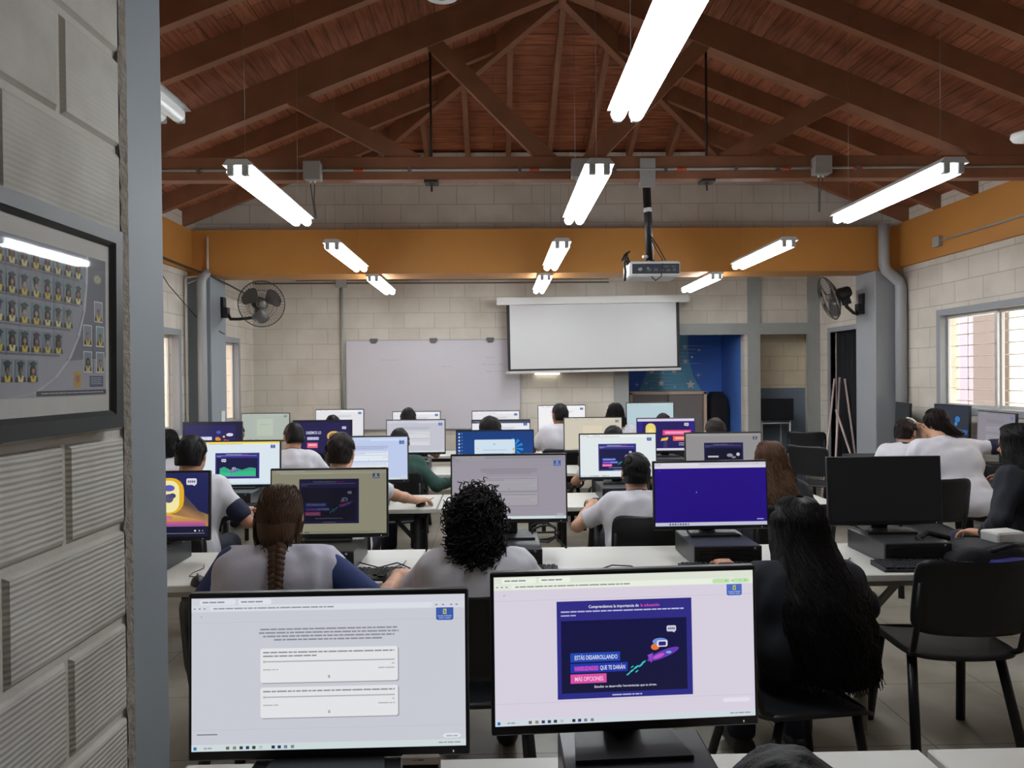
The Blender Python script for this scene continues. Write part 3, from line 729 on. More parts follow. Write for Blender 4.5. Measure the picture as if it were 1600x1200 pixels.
def sc_orange(a):
    a.rect(0, 0, 100, 100, (24, 22, 60)); a.l = 1; a.rect(4, 8, 90, 60, (34, 30, 92)); a.rect(4, 60, 90, 96, (40, 34, 104)); a.l = 2
    a.rect(8, 42, 50, 58, (60, 80, 170)); a.rect(8, 74, 50, 92, (60, 80, 170)); a.l = 3; a.words(8, 50, 44, 10, (236, 236, 246)); a.words(16, 50, 77, 10, (236, 236, 246))
    a.ell(60, 52, 5, 7, (232, 140, 50), 16, .5); a.ell(66, 70, 7, 4, (240, 176, 60), 16, -.7); a.ell(72, 58, 3, 6, (226, 96, 90), 14, .7); a.ell(80, 38, 6, 5, (226, 224, 236)); a.ell(61, 30, 4, 5, (70, 90, 200)); a.ell(60, 84, 5, 7, (216, 216, 228)); a.ell(77, 62, 4, 7, (214, 190, 200), 14, -.6); a.ell(70, 44, 2, 3, (250, 210, 90))
def sc_ring(a):
    a.rect(0, 0, 100, 100, (30, 26, 62)); a.l = 1; a.rect(3, 5, 97, 96, (36, 30, 80)); a.l = 2; a.ell(70, 48, 12, 16, (226, 182, 84)); a.l = 3; a.ell(70, 50, 8.5, 12, (120, 90, 96)); a.ell(70, 56, 4, 5, (60, 40, 60)); a.l = 2
    a.text('SABEMOS LO', 22, 32, 9, (214, 214, 236), .02, maxw=26); a.words(24, 44, 50, 9, (200, 204, 236)); a.rect(24, 68, 42, 84, (240, 100, 130)); a.l = 3; a.words(26, 40, 72, 6, (250, 190, 200)); bubble(a, 84, 18, 7)
def sc_two_cards(a): survey(a, (202, 202, 214), (222, 222, 230), (170, 170, 184))
def sc_white(a): survey(a, (236, 236, 240), (250, 250, 250), (186, 186, 196))
def sc_dark_bar(a): survey(a, (240, 242, 248), (250, 250, 252), (190, 190, 200), bar=(70, 76, 96))
def sc_beige(a):
    browser(a, (214, 206, 188), (218, 210, 190), (206, 196, 180), 3); a.l = 3; a.rect(32, 24, 66, 56, (226, 214, 190)); a.rect(32, 66, 66, 92, (222, 210, 190)); crest(a, 89, 7, 6, (120, 118, 120))
def sc_purple(a):
    a.rect(0, 0, 100, 100, (48, 34, 140)); a.l = 1; a.rect(0, 0, 100, 8, (226, 216, 238)); a.rect(26 - 18, 10, 92, 92, (36, 28, 96)); a.rect(0, 93, 100, 100, (220, 216, 232)); a.l = 2; a.rrect(14, 14, 32, 90, 8.5, (240, 218, 120)); a.rrect(17, 30, 29, 90, 5, (246, 232, 160))
    a.rect(44, 36, 94, 52, (236, 70, 130)); a.rect(62, 55, 90, 70, (244, 110, 90)); a.poly([(42, 62), (54, 58), (52, 68), (40, 70)], (240, 196, 80)); a.poly([(46, 70), (51, 70), (52, 92), (44, 92)], (60, 56, 110)); a.l = 3; a.words(48, 91, 40, 8, (250, 170, 200)); a.words(66, 86, 59, 6, (255, 190, 170)); a.words(72, 92, 76, 2, (200, 200, 230)); a.words(72, 92, 82, 2, (200, 200, 230)); bubble(a, 82, 14, 8)
def sc_dim_green(a):
    browser(a, (178, 188, 178), (184, 192, 184), (170, 180, 172), 3); a.l = 3; a.rect(32, 20, 66, 84, (190, 200, 184)); a.l = 4; a.words(37, 60, 40, 2, (160, 172, 160)); crest(a, 89, 7, 6, (110, 124, 130))
def sc_glare(a): survey(a, (250, 248, 250), (255, 255, 255), (206, 204, 214))
def sc_pale_blue(a): browser(a, (188, 212, 220), (196, 218, 222), (180, 204, 214), 3)
def sc_off(a): a.rect(0, 0, 100, 100, (13, 14, 15))
def sc_dark_edge(a): a.rect(0, 0, 100, 100, (30, 34, 33))
def sc_dark_desktop(a):
    a.rect(0, 0, 100, 100, (44, 50, 62), (40, 46, 60)); a.l = 1; a.ell(70, 40, 7, 9, (50, 120, 190)); a.ell(66, 54, 4, 6, (60, 140, 210)); a.rect(28, 20, 40, 60, (60, 62, 74)); a.l = 2; a.rect(30, 40, 38, 52, (190, 90, 70)); a.rect(64, 70, 98, 82, (40, 100, 170)); a.words(31, 37, 26, 4, (170, 180, 190))
def sc_side_survey(a): survey(a, (142, 137, 146), (150, 146, 154), (122, 118, 128), bar=(134, 130, 138))

# ================================================================== desk equipment
TZ = 0.71; CPUH = 0.092
def monitor(x, y, zbase, zbot, rz, content, label, tilt=3.0, cat='monitor', group='monitors on the desks', W=.541):
    """x,y = centre of the screen on the floor plan, zbase = surface it stands on, zbot = lower edge of the casing"""
    t = thing('computer_monitor', label, cat, (x, y, zbase), rz, group)
    h = W * .593; zb = zbot - zbase; R = Matrix.Translation((0, 0, zb + h / 2)) @ Matrix.Rotation(-math.radians(tilt), 4, 'X') @ Matrix.Translation((0, 0, -h / 2))
    q = MB(); q.box((-W / 2, 0, 0), (W / 2, .022, h), .003); q.box((-W * .36, .022, h * .12), (W * .36, .045, h * .8), .012)
    q.v = [tuple(R @ Vector(p)) for p in q.v]; build('casing', q, BEZEL, t)
    a = Art(W - .014, (W - .014) * .5625 - .004); a.v = []
    content(a); zs = h - .009 - a.H
    o = a.build('screen', t); o.matrix_local = R @ Matrix.Translation((0, -.0006, zs))
    q = MB(); q.box((W * .44, -.0012, h * .022), (W * .444, -.0003, h * .034)); q.v = [tuple(R @ Vector(p)) for p in q.v]
    q2 = build('power_light', q, mat('power_led', (220, 220, 220), .4, emit=(200, 200, 210), estr=.6), t)
    q = MB(); q.box((-.038, .046, .008), (.038, .062, max(zb + h * .45, .1)), .004); build('stand_neck', q, BLACK, t)
    q = MB(); pts = [(-.085, .13), (.085, .13), (.115, -.07), (-.115, -.07)]; q.prism(pts, 0, .009, 'z'); build('stand_base', q, BLACK, t)
    return t
CASEM = mat('computer_case', (30, 31, 33), .45, noise=.1)
CASET = mat('computer_case_lit', (56, 57, 60), .35)  # lighter copy of the case colour, with reflected light put into it
_cpu = [None]
def computer(x, y, z, label, rz=0.0):
    if _cpu[0] is None:
        t = thing('desktop_computer', label, 'computer', (x, y, z), rz, 'slim desktop computers under the monitors')
        q = MB(); q.box((-.146, -.17, 0), (.146, .17, CPUH), .004); build('case', q, CASET, t)
        q = MB(); q.box((-.147, -.18, 0), (.147, -.169, CPUH), .003)
        for k in range(7):
            z0 = .012 + .0105 * k; q.box((-.128, -.1835, z0), (.134, -.179, z0 + .006))
        build('front_panel', q, CASEM, t)
        q = MB(); q.lathe([(0, 0), (.006, 0), (.006, .003), (0, .003)], 12, Matrix.Translation((.115, -.1838, .082)) @ Matrix.Rotation(PI / 2, 4, 'X')); build('power_button', q, CHROME, t)
        _cpu[0] = t; return t
    return dup(_cpu[0], (x, y, z), rz, label)
KEYM = mat('key_black', (36, 36, 40), .5)
_kb = [None]
def keyboard(x, y, z, label, rz=0.0):
    if _kb[0] is None:
        t = thing('keyboard', label, 'keyboard', (x, y, z), rz, 'keyboards on the desks')
        q = MB(); q.prism([(-.065, 0), (.065, 0), (.065, .022), (.055, .024), (-.06, .012), (-.065, .008)], -.22, .22, 'x'); build('body', q, BLACK, t)
        q = MB()
        for r in range(6):
            y0 = -.055 + .0185 * r
            n = 22 if r else 0
            zt = .012 + (y0 + .06) * .104 + .002
            if r == 0:
                for a_, b_ in ((-.21, -.17), (-.165, -.125), (-.12, .01), (.015, .05), (.055, .085), (.12, .20)): q.box((a_, y0, zt), (b_, y0 + .016, zt + .006), .002)
            else:
                for k in range(n):
                    if k in (15,) : continue
                    xa = -.21 + k * .0192; q.box((xa, y0, zt), (xa + .0165, y0 + .016, zt + .006), .002)
        build('keys', q, KEYM, t); _kb[0] = t; return t
    return dup(_kb[0], (x, y, z), rz, label)
_ms = [None]
def mouse(x, y, z, label, rz=0.0):
    if _ms[0] is None:
        t = thing('computer_mouse', label, 'mouse', (x, y, z), rz, 'mice on the desks')
        q = MB(); M = Matrix.Diagonal((.03, .055, .036, 1))
        prof = [(0, 1)] + [(math.sin(k * PI / 16), math.cos(k * PI / 16)) for k in range(1, 9)] + [(0.96, 0), (0, 0)]
        q.lathe(prof, 20, M); build('body', q, BLACK, t)
        q = MB(); q.lathe([(0, -.003), (.009, -.003), (.009, .003), (0, .003)], 14, Matrix.Translation((0, .026, .030)) @ Matrix.Rotation(PI / 2, 4, 'Y')); build('scroll_wheel', q, mat('wheel_grey', (90, 90, 92), .6), t)
        q = MB(); q.tube([(0, .05, .01), (.01, .09, .006), (-.02, .14, .004), (.0, .19, .004), (.05, .25, .004), (.06, .31, .004)], .002, 6); build('cable', q, BLACK, t); _ms[0] = t; return t
    return dup(_ms[0], (x, y, z), rz, label)
LEGG = mat('leg_grey', (164, 160, 148), .45, .2)
LEGB = mat('leg_black', (30, 30, 33), .5)
def table(x0, x1, y0, y1, label, zt=TZ, legm=None, dark=False, group='long white computer tables'):
    t = thing('computer_table', label, 'table', ((x0 + x1) / 2, (y0 + y1) / 2, 0), 0, group)
    w = (x1 - x0) / 2 - .004; d = (y1 - y0) / 2
    q = MB(); q.box((-w, -d, zt - .028), (w, d, zt), .003); build('tabletop', q, mat('dark_laminate', (58, 60, 62), .4) if dark else TOPM, t)
    q = MB(); q.box((-w + .06, -d + .10, zt - .075), (w - .06, -d + .13, zt - .028)); q.box((-w + .06, d - .06, zt - .075), (w - .06, d - .03, zt - .028))
    for x in (-w + .12, w - .15): q.box((x, -d + .13, zt - .075), (x + .03, d - .06, zt - .028))
    for x, s_ in ((-w + .135, 1), (w - .135, -1)): q.beam((x + s_ * .012, -d + .115, zt - .22), (x + s_ * .15, -d + .115, zt - .07), .02, .025)
    build('under_frame', q, legm or LEGG, t)
    for x in (-w + .13, w - .13):
        for y in (-d + .115, d - .045):
            q = MB(); q.tube([(x, y, 0), (x, y, zt - .03)], .026, 14); q.tube([(x, y, 0), (x, y, .02)], .03, 14); build('leg', q, legm or LEGG, t)
    return t

# ---- stacking chair
CH = mat('chair_plastic', (27, 28, 31), .42, noise=.1, bump=.05, bscale=300)
CHL = mat('chair_leg', (34, 34, 36), .4, .3)
_ch = [None]
def chair(x, y, rz, label):
    if _ch[0] is None:
        t = thing('stacking_chair', label, 'chair', (x, y, 0), rz, 'black stacking chairs')
        # seat: curved grid
        def sheet(fn, nu, nv, th, outline):
            q = MB(); vs = []; idx = {}
            for i in range(nu + 1):
                for j in range(nv + 1):
                    p, n = fn(i / nu, j / nv); vs.append(Vector(p)); idx[i, j] = len(vs) - 1
            off = len(vs); vs += [v + Vector(fn(i / nu, j / nv)[1]) * th for (i, j), v in [((k // (nv + 1), k % (nv + 1)), vs[k]) for k in range(off)]]
            fs = []
            for i in range(nu):
                for j in range(nv):
                    a_, b_, c_, d_ = idx[i, j], idx[i + 1, j], idx[i + 1, j + 1], idx[i, j + 1]
                    fs.append((a_, b_, c_, d_)); fs.append((a_ + off, d_ + off, c_ + off, b_ + off))
            ring = [idx[i, 0] for i in range(nu + 1)] + [idx[nu, j] for j in range(1, nv + 1)] + [idx[i, nv] for i in range(nu - 1, -1, -1)] + [idx[0, j] for j in range(nv - 1, 0, -1)]
            for k in range(len(ring)):
                a_, b_ = ring[k], ring[(k + 1) % len(ring)]; fs.append((a_, a_ + off, b_ + off, b_))
            q.add(vs, fs, True); return q
        def rounded(u, v, w, h, n=4.0):
            # map the unit square to a superellipse
            a_, b_ = 2 * u - 1, 2 * v - 1
            m_ = max(abs(a_), abs(b_)); l_ = (abs(a_) ** n + abs(b_) ** n) ** (1 / n)
            k = m_ / l_ if l_ > 1e-6 else 1
            return a_ * k * w / 2, b_ * k * h / 2
        def seat(u, v):
            x_, y_ = rounded(u, v, .44, .42, 6)
            z_ = .445 - .016 * (1 - (x_ / .22) ** 2) - (.03 * max(0, (y_ - .13) / .08) ** 2)
            return (x_, y_, z_), (0, 0, -1)
        def back(u, v):
            x_, z_ = rounded(u, v, .455, .31, 7)
            z2 = z_ + .155
            top = -.012 * (1 - (abs(x_) / .2) ** 2) * max(0, (z2 - .2) / .11)
            y_ = -.215 - .10 * (z2 / .31) ** 1.2 * .55 - .045 * (1 - (x_ / .2275) ** 2)
            return (x_, y_, .53 + z2 + top), (0, -.9, .25)
        o = None
        q = sheet(seat, 14, 12, .014, 0); build('seat', q, CH, t)
        q = sheet(back, 16, 12, .012, 0); build('backrest', q, CH, t)
        for s_ in (-1, 1):
            q = MB(); q.tube([(s_ * .19, -.15, .425), (s_ * .205, -.205, .46), (s_ * .205, -.232, .55), (s_ * .205, -.262, .74)], .012, 8); build('backrest_support', q, CHL, t)
            q = MB(); q.tube([(s_ * .17, .14, .43), (s_ * .20, .20, .0)], .014, 8, sq=1.5); build('leg', q, CHL, t)
            q = MB(); q.tube([(s_ * .17, -.12, .43), (s_ * .21, -.24, .0)], .014, 8, sq=1.5); build('leg', q, CHL, t)
        q = MB(); q.tube([(-.185, -.15, .425), (-.17, .17, .425), (.17, .17, .425), (.185, -.15, .425)], .010, 8); build('seat_frame', q, CHL, t)
        _ch[0] = t; return t
    return dup(_ch[0], (x, y, 0), rz, label)

# ================================================================== rows of desks
# row: (screen depth, [(photo x of screen centre, photo y of its lower edge, picture, what it shows, yaw)])
ROWS = [
 (1.43, [(516, 1183, sc_survey_white, 'front black monitor showing a white survey page with two answer cards', 0.5),
         (984, 1153, sc_video_white, 'front black monitor showing a video slide with blue and pink caption bars', 3.0)]),
 (3.41, [(236, 850, sc_door_video, 'monitor at the grey column showing a glowing yellow doorway', 0),
         (515, 840, sc_olive, 'monitor with a dim olive page around a black slide, before the braided student', 0),
         (796, 817, sc_grey_survey, 'monitor with a dim grey survey page partly behind the curly dark hair', 0),
         (1111, 827, sc_blue, 'monitor filled with plain deep blue under a white browser bar', 1.5),
         (1383, 820, sc_off, 'switched-off black monitor standing clear of students on the right', 0)]),
 (5.09, [(377, 762, sc_hills, 'monitor showing green hills in a dark blue video on white', 0),
         (577, 754, sc_pale_survey, 'monitor with a pale blue survey page beside the boy with brown hair', 2),
         (774, 744, sc_desktop, 'monitor showing a blue desktop with a pale pop-up window', 0),
         (966, 749, sc_white_video, 'bright white monitor page with a dark blue video, left of the short-haired boy', 0),
         (1131, 747, sc_grey_video, 'monitor with a grey page and small dark video, left of the wavy brown hair', 0)]),
 (6.75, [(332, 714, sc_orange, 'dark monitor with white captions and orange shapes near the left windows', 0),
         (504, 711, sc_ring, 'dark monitor showing a gold ring and a pink caption', 0),
         (650, 710, sc_two_cards, 'light grey monitor page with two cards above the green jumper', 0),
         (783, 710, sc_dark_bar, 'white monitor page under a dark title bar, behind a round dark head', 0),
         (927, 706, sc_beige, 'beige monitor page with a pale card right of the boy in white', 0),
         (1041, 707, sc_purple, 'purple monitor video with a cream arch and pink captions', 0)]),
 (8.28, [(415, 690, sc_dim_green, 'dim greenish monitor page in the back row below the left fan', 0),
         (531, 684, sc_white, 'white monitor page in the back row at the left end of the whiteboard', 0),
         (651, 687, sc_white, 'back row monitor partly hidden by the round head under the whiteboard', 0),
         (775, 686, sc_white, 'back row monitor showing only its top edge below the projection screen corner', 0),
         (878, 677, sc_glare, 'glaring white back row monitor in front of the student in white', 0),
         (1016, 673, sc_pale_blue, 'pale blue monitor in front of the grey cabinet', 0)]),
]
NICK = [['front monitor with the white survey page', 'front monitor with the caption slide'],
 ['yellow doorway monitor', 'dim olive monitor', 'dim grey survey monitor beside the curly hair', 'deep blue monitor', 'switched-off monitor at the long haired girl'],
 ['green hills monitor', 'pale blue survey monitor', 'blue desktop monitor', 'bright white video monitor', 'grey monitor with the small video'],
 ['monitor with orange shapes', 'monitor with the gold ring', 'light grey two-card monitor', 'monitor with the dark title bar', 'beige monitor', 'purple monitor'],
 ['dim greenish back row monitor', 'back row monitor at the left end of the whiteboard', 'back row monitor behind the round head', 'back row monitor below the screen corner', 'glaring white back row monitor', 'pale blue monitor by the cabinet']]
MON = {}
for ri, (d, lst) in enumerate(ROWS):
    for ci, (px, py, fn, lab, yaw) in enumerate(lst):
        p = P(px, py, d); zt = TZ + CPUH
        zb = max(p.z, zt + .003)
        MON[ri, ci] = p.x
        computer(p.x + (.0, .012, -.01)[ci % 3], d - .075, TZ, 'black slim desktop computer under the ' + NICK[ri][ci])
        monitor(p.x, d + (.035 if (ri, ci) == (0, 1) else 0), zt, zb, math.radians(yaw), fn, lab, 3.0 if ri else 2.0)
# ================================================================== tables, extra desk things
def T(ri, x0, x1, label, **k):
    d = ROWS[ri][0]; return table(x0, x1, d - .41, d + .17, label, **k)
T(0, -.68, .93, 'white table carrying the two front monitors'); T(0, .94, 2.5, 'white table at the front right, its far edge just in view')
T(1, -2.0, -.345, 'white table of the braided student'); T(1, -.345, 1.39, 'white table between the curly haired and the long haired students'); T(1, 1.42, 3.05, 'white table on grey pipe legs under the switched-off monitor')
T(2, -2.05, -.385, 'white table of the boy with brown hair, third row', legm=LEGB); T(2, -.385, 1.22, 'white table of the blue desktop monitor, third row', legm=LEGB); T(2, 1.22, 2.2, 'short white table end beside the wavy brown hair')
T(3, -2.98, -1.13, 'white table of the gold ring monitor, fourth row', legm=LEGB); T(3, -1.13, .45, 'white table of the two-card monitor, fourth row', legm=LEGB); T(3, .45, 2.05, 'white table of the purple and beige monitors, fourth row', legm=LEGB)
T(4, -2.87, -1.28, 'white table in the back row below the left fan', legm=LEGB); T(4, -1.28, .3, 'white table in the back row in front of the whiteboard', legm=LEGB); T(4, .3, 2.15, 'white table in the back row in front of the grey cabinet', legm=LEGB)
table(3.62, 4.27, 5.0, 8.0 - .36, 'long dark table along the right wall under the window', dark=True, legm=LEGB, group='dark side tables')

keyboard(1.84, 3.09, TZ, 'black keyboard on the white table in front of the switched-off monitor', -.05)
mouse(1.47, 3.10, TZ, 'black mouse beside the long dark hair, left of the keyboard', .3)
keyboard(MON[1, 1] + .16, 3.09, TZ, 'black keyboard under the braided student\'s right arm')
mouse(-.445, 3.03, TZ, 'mouse under the right hand of the braided student', .1)
mouse(-1.22, 3.02, TZ, 'black mouse left of the braided student', .5)
keyboard(MON[1, 2] - .02, 3.09, TZ, 'black keyboard in front of the curly haired student')
keyboard(MON[1, 3] - .0, 3.09, TZ, 'black keyboard in front of the deep blue monitor')
keyboard(MON[2, 1] - .05, 4.80, TZ, 'black keyboard of the boy with brown hair'); mouse(-.50, 4.80, TZ, 'mouse under the hand of the boy with brown hair')
keyboard(MON[2, 0] - .0, 4.80, TZ, 'black keyboard below the green hills monitor'); keyboard(MON[2, 3], 4.80, TZ, 'black keyboard below the bright white video monitor'); keyboard(MON[2, 4], 4.80, TZ, 'black keyboard below the grey video monitor')
keyboard(MON[0, 1] - .02, 1.12, TZ, 'black keyboard in front of the front caption slide monitor'); keyboard(MON[0, 0], 1.12, TZ, 'black keyboard in front of the front survey monitor')

# phone leaning on the front monitor
t = thing('mobile_phone', 'white mobile phone standing upright before the front survey monitor', 'phone', P(657, 1210, 1.28), 0)
t.location.z = TZ; t.location.y = 1.275
pz = P(657, 1182, 1.28).z - TZ
q = MB(); q.box((-.035, 0, 0), (.035, .008, pz), .004); q.v = [(x, y + .05 * z, z) for x, y, z in q.v]; build('body', q, mat('phone_white', (226, 222, 216), .3), t)
q = MB(); q.box((-.031, -.0006, .012), (.031, .0004, pz - .016)); q.v = [(x, y + .05 * z, z) for x, y, z in q.v]; build('screen', q, mat('phone_glass', (16, 18, 22), .12), t)
q = MB(); q.box((-.006, -.0008, pz - .0085), (.006, .0002, pz - .0072)); q.box((-.0115, -.0008, pz - .009), (-.0095, .0002, pz - .007)); q.v = [(x, y + .05 * z, z) for x, y, z in q.v]; build('earpiece', q, BLACK, t)
q = MB(); q.box((-.03, .012, 0), (.03, .06, .006), .002); q.tube([(0, .055, .005), (0, .016, .09)], .004, 6)
tag(build('phone_stand', q, BLACK, None, (t.location.x, 1.275, TZ)), 'small black stand holding the white phone upright', 'phone stand')

# bag, folder and white box on the right table
p = P(1545, 880, 3.15)
t = thing('pencil_bag', 'black cloth bag lying open on the white table at the right edge', 'bag', (p.x, 3.22, TZ), .15)
q = MB()
n, mm = 26, 10; vs = []; fs = []
for j in range(mm + 1):
    v = j / mm; z_ = .075 * math.sin(v * PI * .5); sc = 1 - .35 * v ** 2
    for i in range(n):
        a_ = 2 * PI * i / n; wob = 1 + .07 * math.sin(3 * a_ + 1) + .04 * math.sin(7 * a_ + v * 4)
        vs.append((.24 * math.cos(a_) * sc * wob, .13 * math.sin(a_) * sc * wob, z_ + .008 * math.sin(5 * a_)))
for j in range(mm):
    for i in range(n): fs.append((j * n + i, j * n + (i + 1) % n, (j + 1) * n + (i + 1) % n, (j + 1) * n + i))
fs.append([mm * n + i for i in range(n)]); q.add(vs, fs, True); build('body', q, mat('black_nylon', (24, 24, 30), .7, bump=.3, bscale=40), t)
q = MB(); q.tube([(-.24, -.02, .05), (-.27, .04, .10), (-.18, .09, .11), (-.1, .05, .09)], .012, 8); q.tube([(-.05, -.1, .06), (.05, -.13, .09), (.15, -.09, .08)], .010, 8); build('strap', q, MATS['black_nylon'], t)
q = MB(); q.box((-.17, -.055, 0), (.17, .055, .035), .012); o = build('pencil_case', q, mat('blue_cloth', (36, 40, 132), .55, noise=.2), None, (p.x + .12, 3.07, TZ), -.08); tag(o, 'blue pencil case in front of the black bag on the right table', 'pencil case')
q = MB(); q.box((-.075, -.05, 0), (.075, .05, .05), .008); o = build('white_box', q, WHITEP, None, (p.x + .13, 3.25, TZ + .073), .2); tag(o, 'white box lying on top of the black bag', 'box')

# monitors facing away along the right wall
def side(px, ytop, X, rz, fn, lab, nick):
    d = X * F / (px - 775); p = P(px, ytop, d); zt = TZ + CPUH
    computer(p.x + .03, d, TZ, 'black slim desktop computer under the ' + nick, math.radians(rz)); monitor(p.x, d, zt, p.z - .321, math.radians(rz), fn, lab, 2, group='monitors along the right wall')
side(1409, 629, 4.02, -106, sc_dark_edge, 'dark monitor seen edge-on beside the right pillar, behind the white hair band', 'edge-on dark monitor')
side(1485, 632, 4.0, -92, sc_dark_desktop, 'dark monitor with blue and red icons below the right window', 'icon monitor at the right wall')
side(1555, 643, 3.98, -96, sc_side_survey, 'grey page monitor turned sideways under the right window', 'sideways grey monitor at the right wall')

# alcove at the back right: shelf with a black monitor
t = thing('metal_shelf', 'white metal shelf frame in the back alcove', 'shelf', (3.80, 9.90, 0), 0)
q = MB()
for x in (-.26, .12):
    for y in (-.16, .16): q.tube([(x, y, 0), (x, y, .93)], .012, 8)
for z_ in (.55, .90):
    q.tube([(-.26, -.16, z_), (.12, -.16, z_)], .011, 8); q.tube([(-.26, .16, z_), (.12, .16, z_)], .011, 8)
build('frame', q, WHITEP, t)
q = MB(); q.box((-.27, -.17, .905), (.13, .17, .93)); build('shelf_board', q, mat('dark_laminate', (58, 60, 62), .4), t); q = MB(); q.box((-.27, -.17, .55), (.13, .17, .57)); build('shelf_board', q, MATS['dark_laminate'], t)
monitor(3.77, 9.86, .93, P(1222, 657, 9.86).z, math.radians(0), sc_off, 'switched-off black monitor on the shelf in the back alcove', 0, group=None, W=.50)
# leaning poles in front of the doorway
PINK = mat('pale_wood', (206, 184, 176), .6, noise=.1)
for i, (a_, b_, da, db, lab) in enumerate((((1304, 592), (1292, 705), 9.0, 8.75, 'left pale pole leaning by the dark doorway'), ((1312, 590), (1306, 712), 9.05, 8.7, 'second pale pole leaning by the dark doorway'), ((1320, 592), (1336, 708), 9.05, 8.8, 'pale pole leaning to the right in the dark doorway'), ((1306, 640), (1330, 712), 8.9, 8.65, 'short pale pole crossing the others in the dark doorway'))):
    A = P(*a_, da); B = P(*b_, db); B2 = A + (B - A) * ((A.z - 0.01) / (A.z - B.z)) if A.z - B.z > 0 else B
    q = MB(); q.tube([tuple(A), tuple(B2)], .013, 8); o = build('wooden_pole', q, PINK); tag(o, lab, 'pole', 'poles leaning at the doorway')

# grey cabinet and the black covered stack in the mural recess
x0 = P(985, 640, 10.15).x; x1 = P(1103, 640, 10.15).x; zt = P(1040, 613, 10.15).z
t = thing('metal_cabinet', 'grey two-door cabinet with a pale rim below the star mural', 'cabinet', ((x0 + x1) / 2, 10.4, 0), 0)
w = (x1 - x0) / 2
q = MB(); q.box((-w, -.22, 0), (w, .25, zt), .004); build('body', q, mat('cabinet_grey', (124, 116, 116), .45, noise=.05), t)
q = MB(); q.box((-w - .01, -.262, zt - .03), (w + .01, .25, zt + .012)); q.box((-w - .01, -.262, 0), (-w + .03, -.22, zt)); q.box((w - .03, -.262, 0), (w + .01, -.22, zt)); build('rim', q, mat('pale_rim', (206, 180, 158), .5), t)
for s_ in (-1, 1):
    q = MB(); q.box((min(0, s_ * (w - .035)) + .003, -.245, .06), (max(0, s_ * (w - .035)) - .003, -.221, zt - .035), .003); dr = build('door', q, MATS['cabinet_grey'], t)
    if s_ == 1:
        q = MB(); q.box((w - .075, -.262, zt * .62), (w - .055, -.246, zt * .78), .003); build('handle', q, CHROME, dr)
q = MB(); n = 40; mm = 12; vs = []; fs = []; hz = P(1115, 612, 10.42).z
for j in range(mm + 1):
    v = j / mm; sc = 1.0 if v < .85 else 1 - .5 * ((v - .85) / .15) ** 2
    for i in range(n):
        a_ = 2 * PI * i / n; f_ = 1 + .05 * math.sin(9 * a_) * (1 - v)
        cx_, sx_ = math.cos(a_), math.sin(a_); k = 1 / max(abs(cx_), abs(sx_)) ** .75
        vs.append((.15 * cx_ * k * sc * f_, .17 * sx_ * k * sc * f_, hz * v))
for j in range(mm):
    for i in range(n): fs.append((j * n + i, j * n + (i + 1) % n, (j + 1) * n + (i + 1) % n, (j + 1) * n + i))
fs.append([mm * n + i for i in range(n)]); q.add(vs, fs, True)
o = build('black_cover', q, MATS['black_cloth'], None, (P(1116, 640, 10.42).x + .03, 10.42, 0)); tag(o, 'tall shape draped in black cloth beside the grey cabinet', 'cover')

# mural: pale cone of light and stars painted on the blue wall
dm = DB + 1.0
def mp(px, py): return P(px, py, dm)
q = MB(); q.cur = 0
def flat(pts, lift):
    vs = [(mp(*p).x, dm - lift, mp(*p).z) for p in pts]; q.add(vs, [tuple(range(len(vs)))])
flat([(995, 640), (1000, 606), (1012, 575), (1035, 540), (1052, 505), (1074, 505), (1076, 560), (1084, 590), (1097, 612), (1104, 640)], .002)
q.cur = 1
rr = random.Random(2)
for k in range(16):
    yy = 540 + 5.5 * k; xl = 1000 + max(0, (606 - yy) * .55) + rr.uniform(2, 20); flat([(xl, yy), (xl + rr.uniform(20, 60), yy), (xl + rr.uniform(20, 60), yy + .8), (xl, yy + .8)], .003)
q.cur = 2
def st(px, py, r, n=5, inner=.42):
    for k in range(2 * n):
        def pp(k):
            t_ = -PI / 2 + PI * (k % (2 * n)) / n; r_ = r if k % 2 == 0 else r * inner; return (px + r_ * math.cos(t_), py + r_ * math.sin(t_))
        flat([(px, py), pp(k), pp(k + 1)], .004)
for x, y, r in ((1018, 580, 6), (1033, 599, 6), (1079, 601, 8), (1053, 580, 5), (1071, 565, 5), (1070, 542, 5)): st(x, y, r)
for x, y, r in ((995, 601, 4), (1010, 599, 4), (1092, 547, 4), (1091, 586, 5), (1054, 604, 4), (1018, 606, 3), (1036, 582, 3), (1138, 660, 3), (1146, 661, 3)): st(x, y, r, 4, .18)
st(1081, 558, 2, 8, .8)
o = build('star_mural', q, [mat('mural_teal', (112, 182, 214), .6, noise=.2, nscale=5), mat('mural_line', (170, 216, 230), .6), mat('mural_star', (250, 238, 236), .6)])
tag(o, 'painted stars and pale teal beam on the blue recess wall', 'mural')

# whiteboard and projection screen
db = DB - .03
A = P(541, 533, db); B = P(813, 668, db)
t = thing('whiteboard', 'wide whiteboard with metal frame on the back wall', 'whiteboard', ((A.x + B.x) / 2, DB, B.z), 0)
w = (B.x - A.x) / 2; h = A.z - B.z
q = MB(); q.box((-w, -.022, 0), (w, -.002, h)); build('panel', q, mat('whiteboard_white', (214, 210, 216), .25, noise=.02), t)
q = MB(); q.box((-w - .012, -.03, h), (w + .012, -.002, h + .014)); q.box((-w - .012, -.03, -.014), (w + .012, -.002, 0)); q.box((-w - .012, -.03, 0), (-w, -.002, h)); q.box((w, -.03, 0), (w + .012, -.002, h)); build('frame', q, mat('alu_frame', (176, 176, 178), .4, .4), t)
q = MB()
for px in (584, 677, 766):
    x = P(px, 533, db).x - (A.x + B.x) / 2; q.box((x - .05, -.036, h - .012), (x + .05, -.002, h + .03), .004); q.box((x - .035, -.05, h - .03), (x + .035, -.03, h - .01), .003)
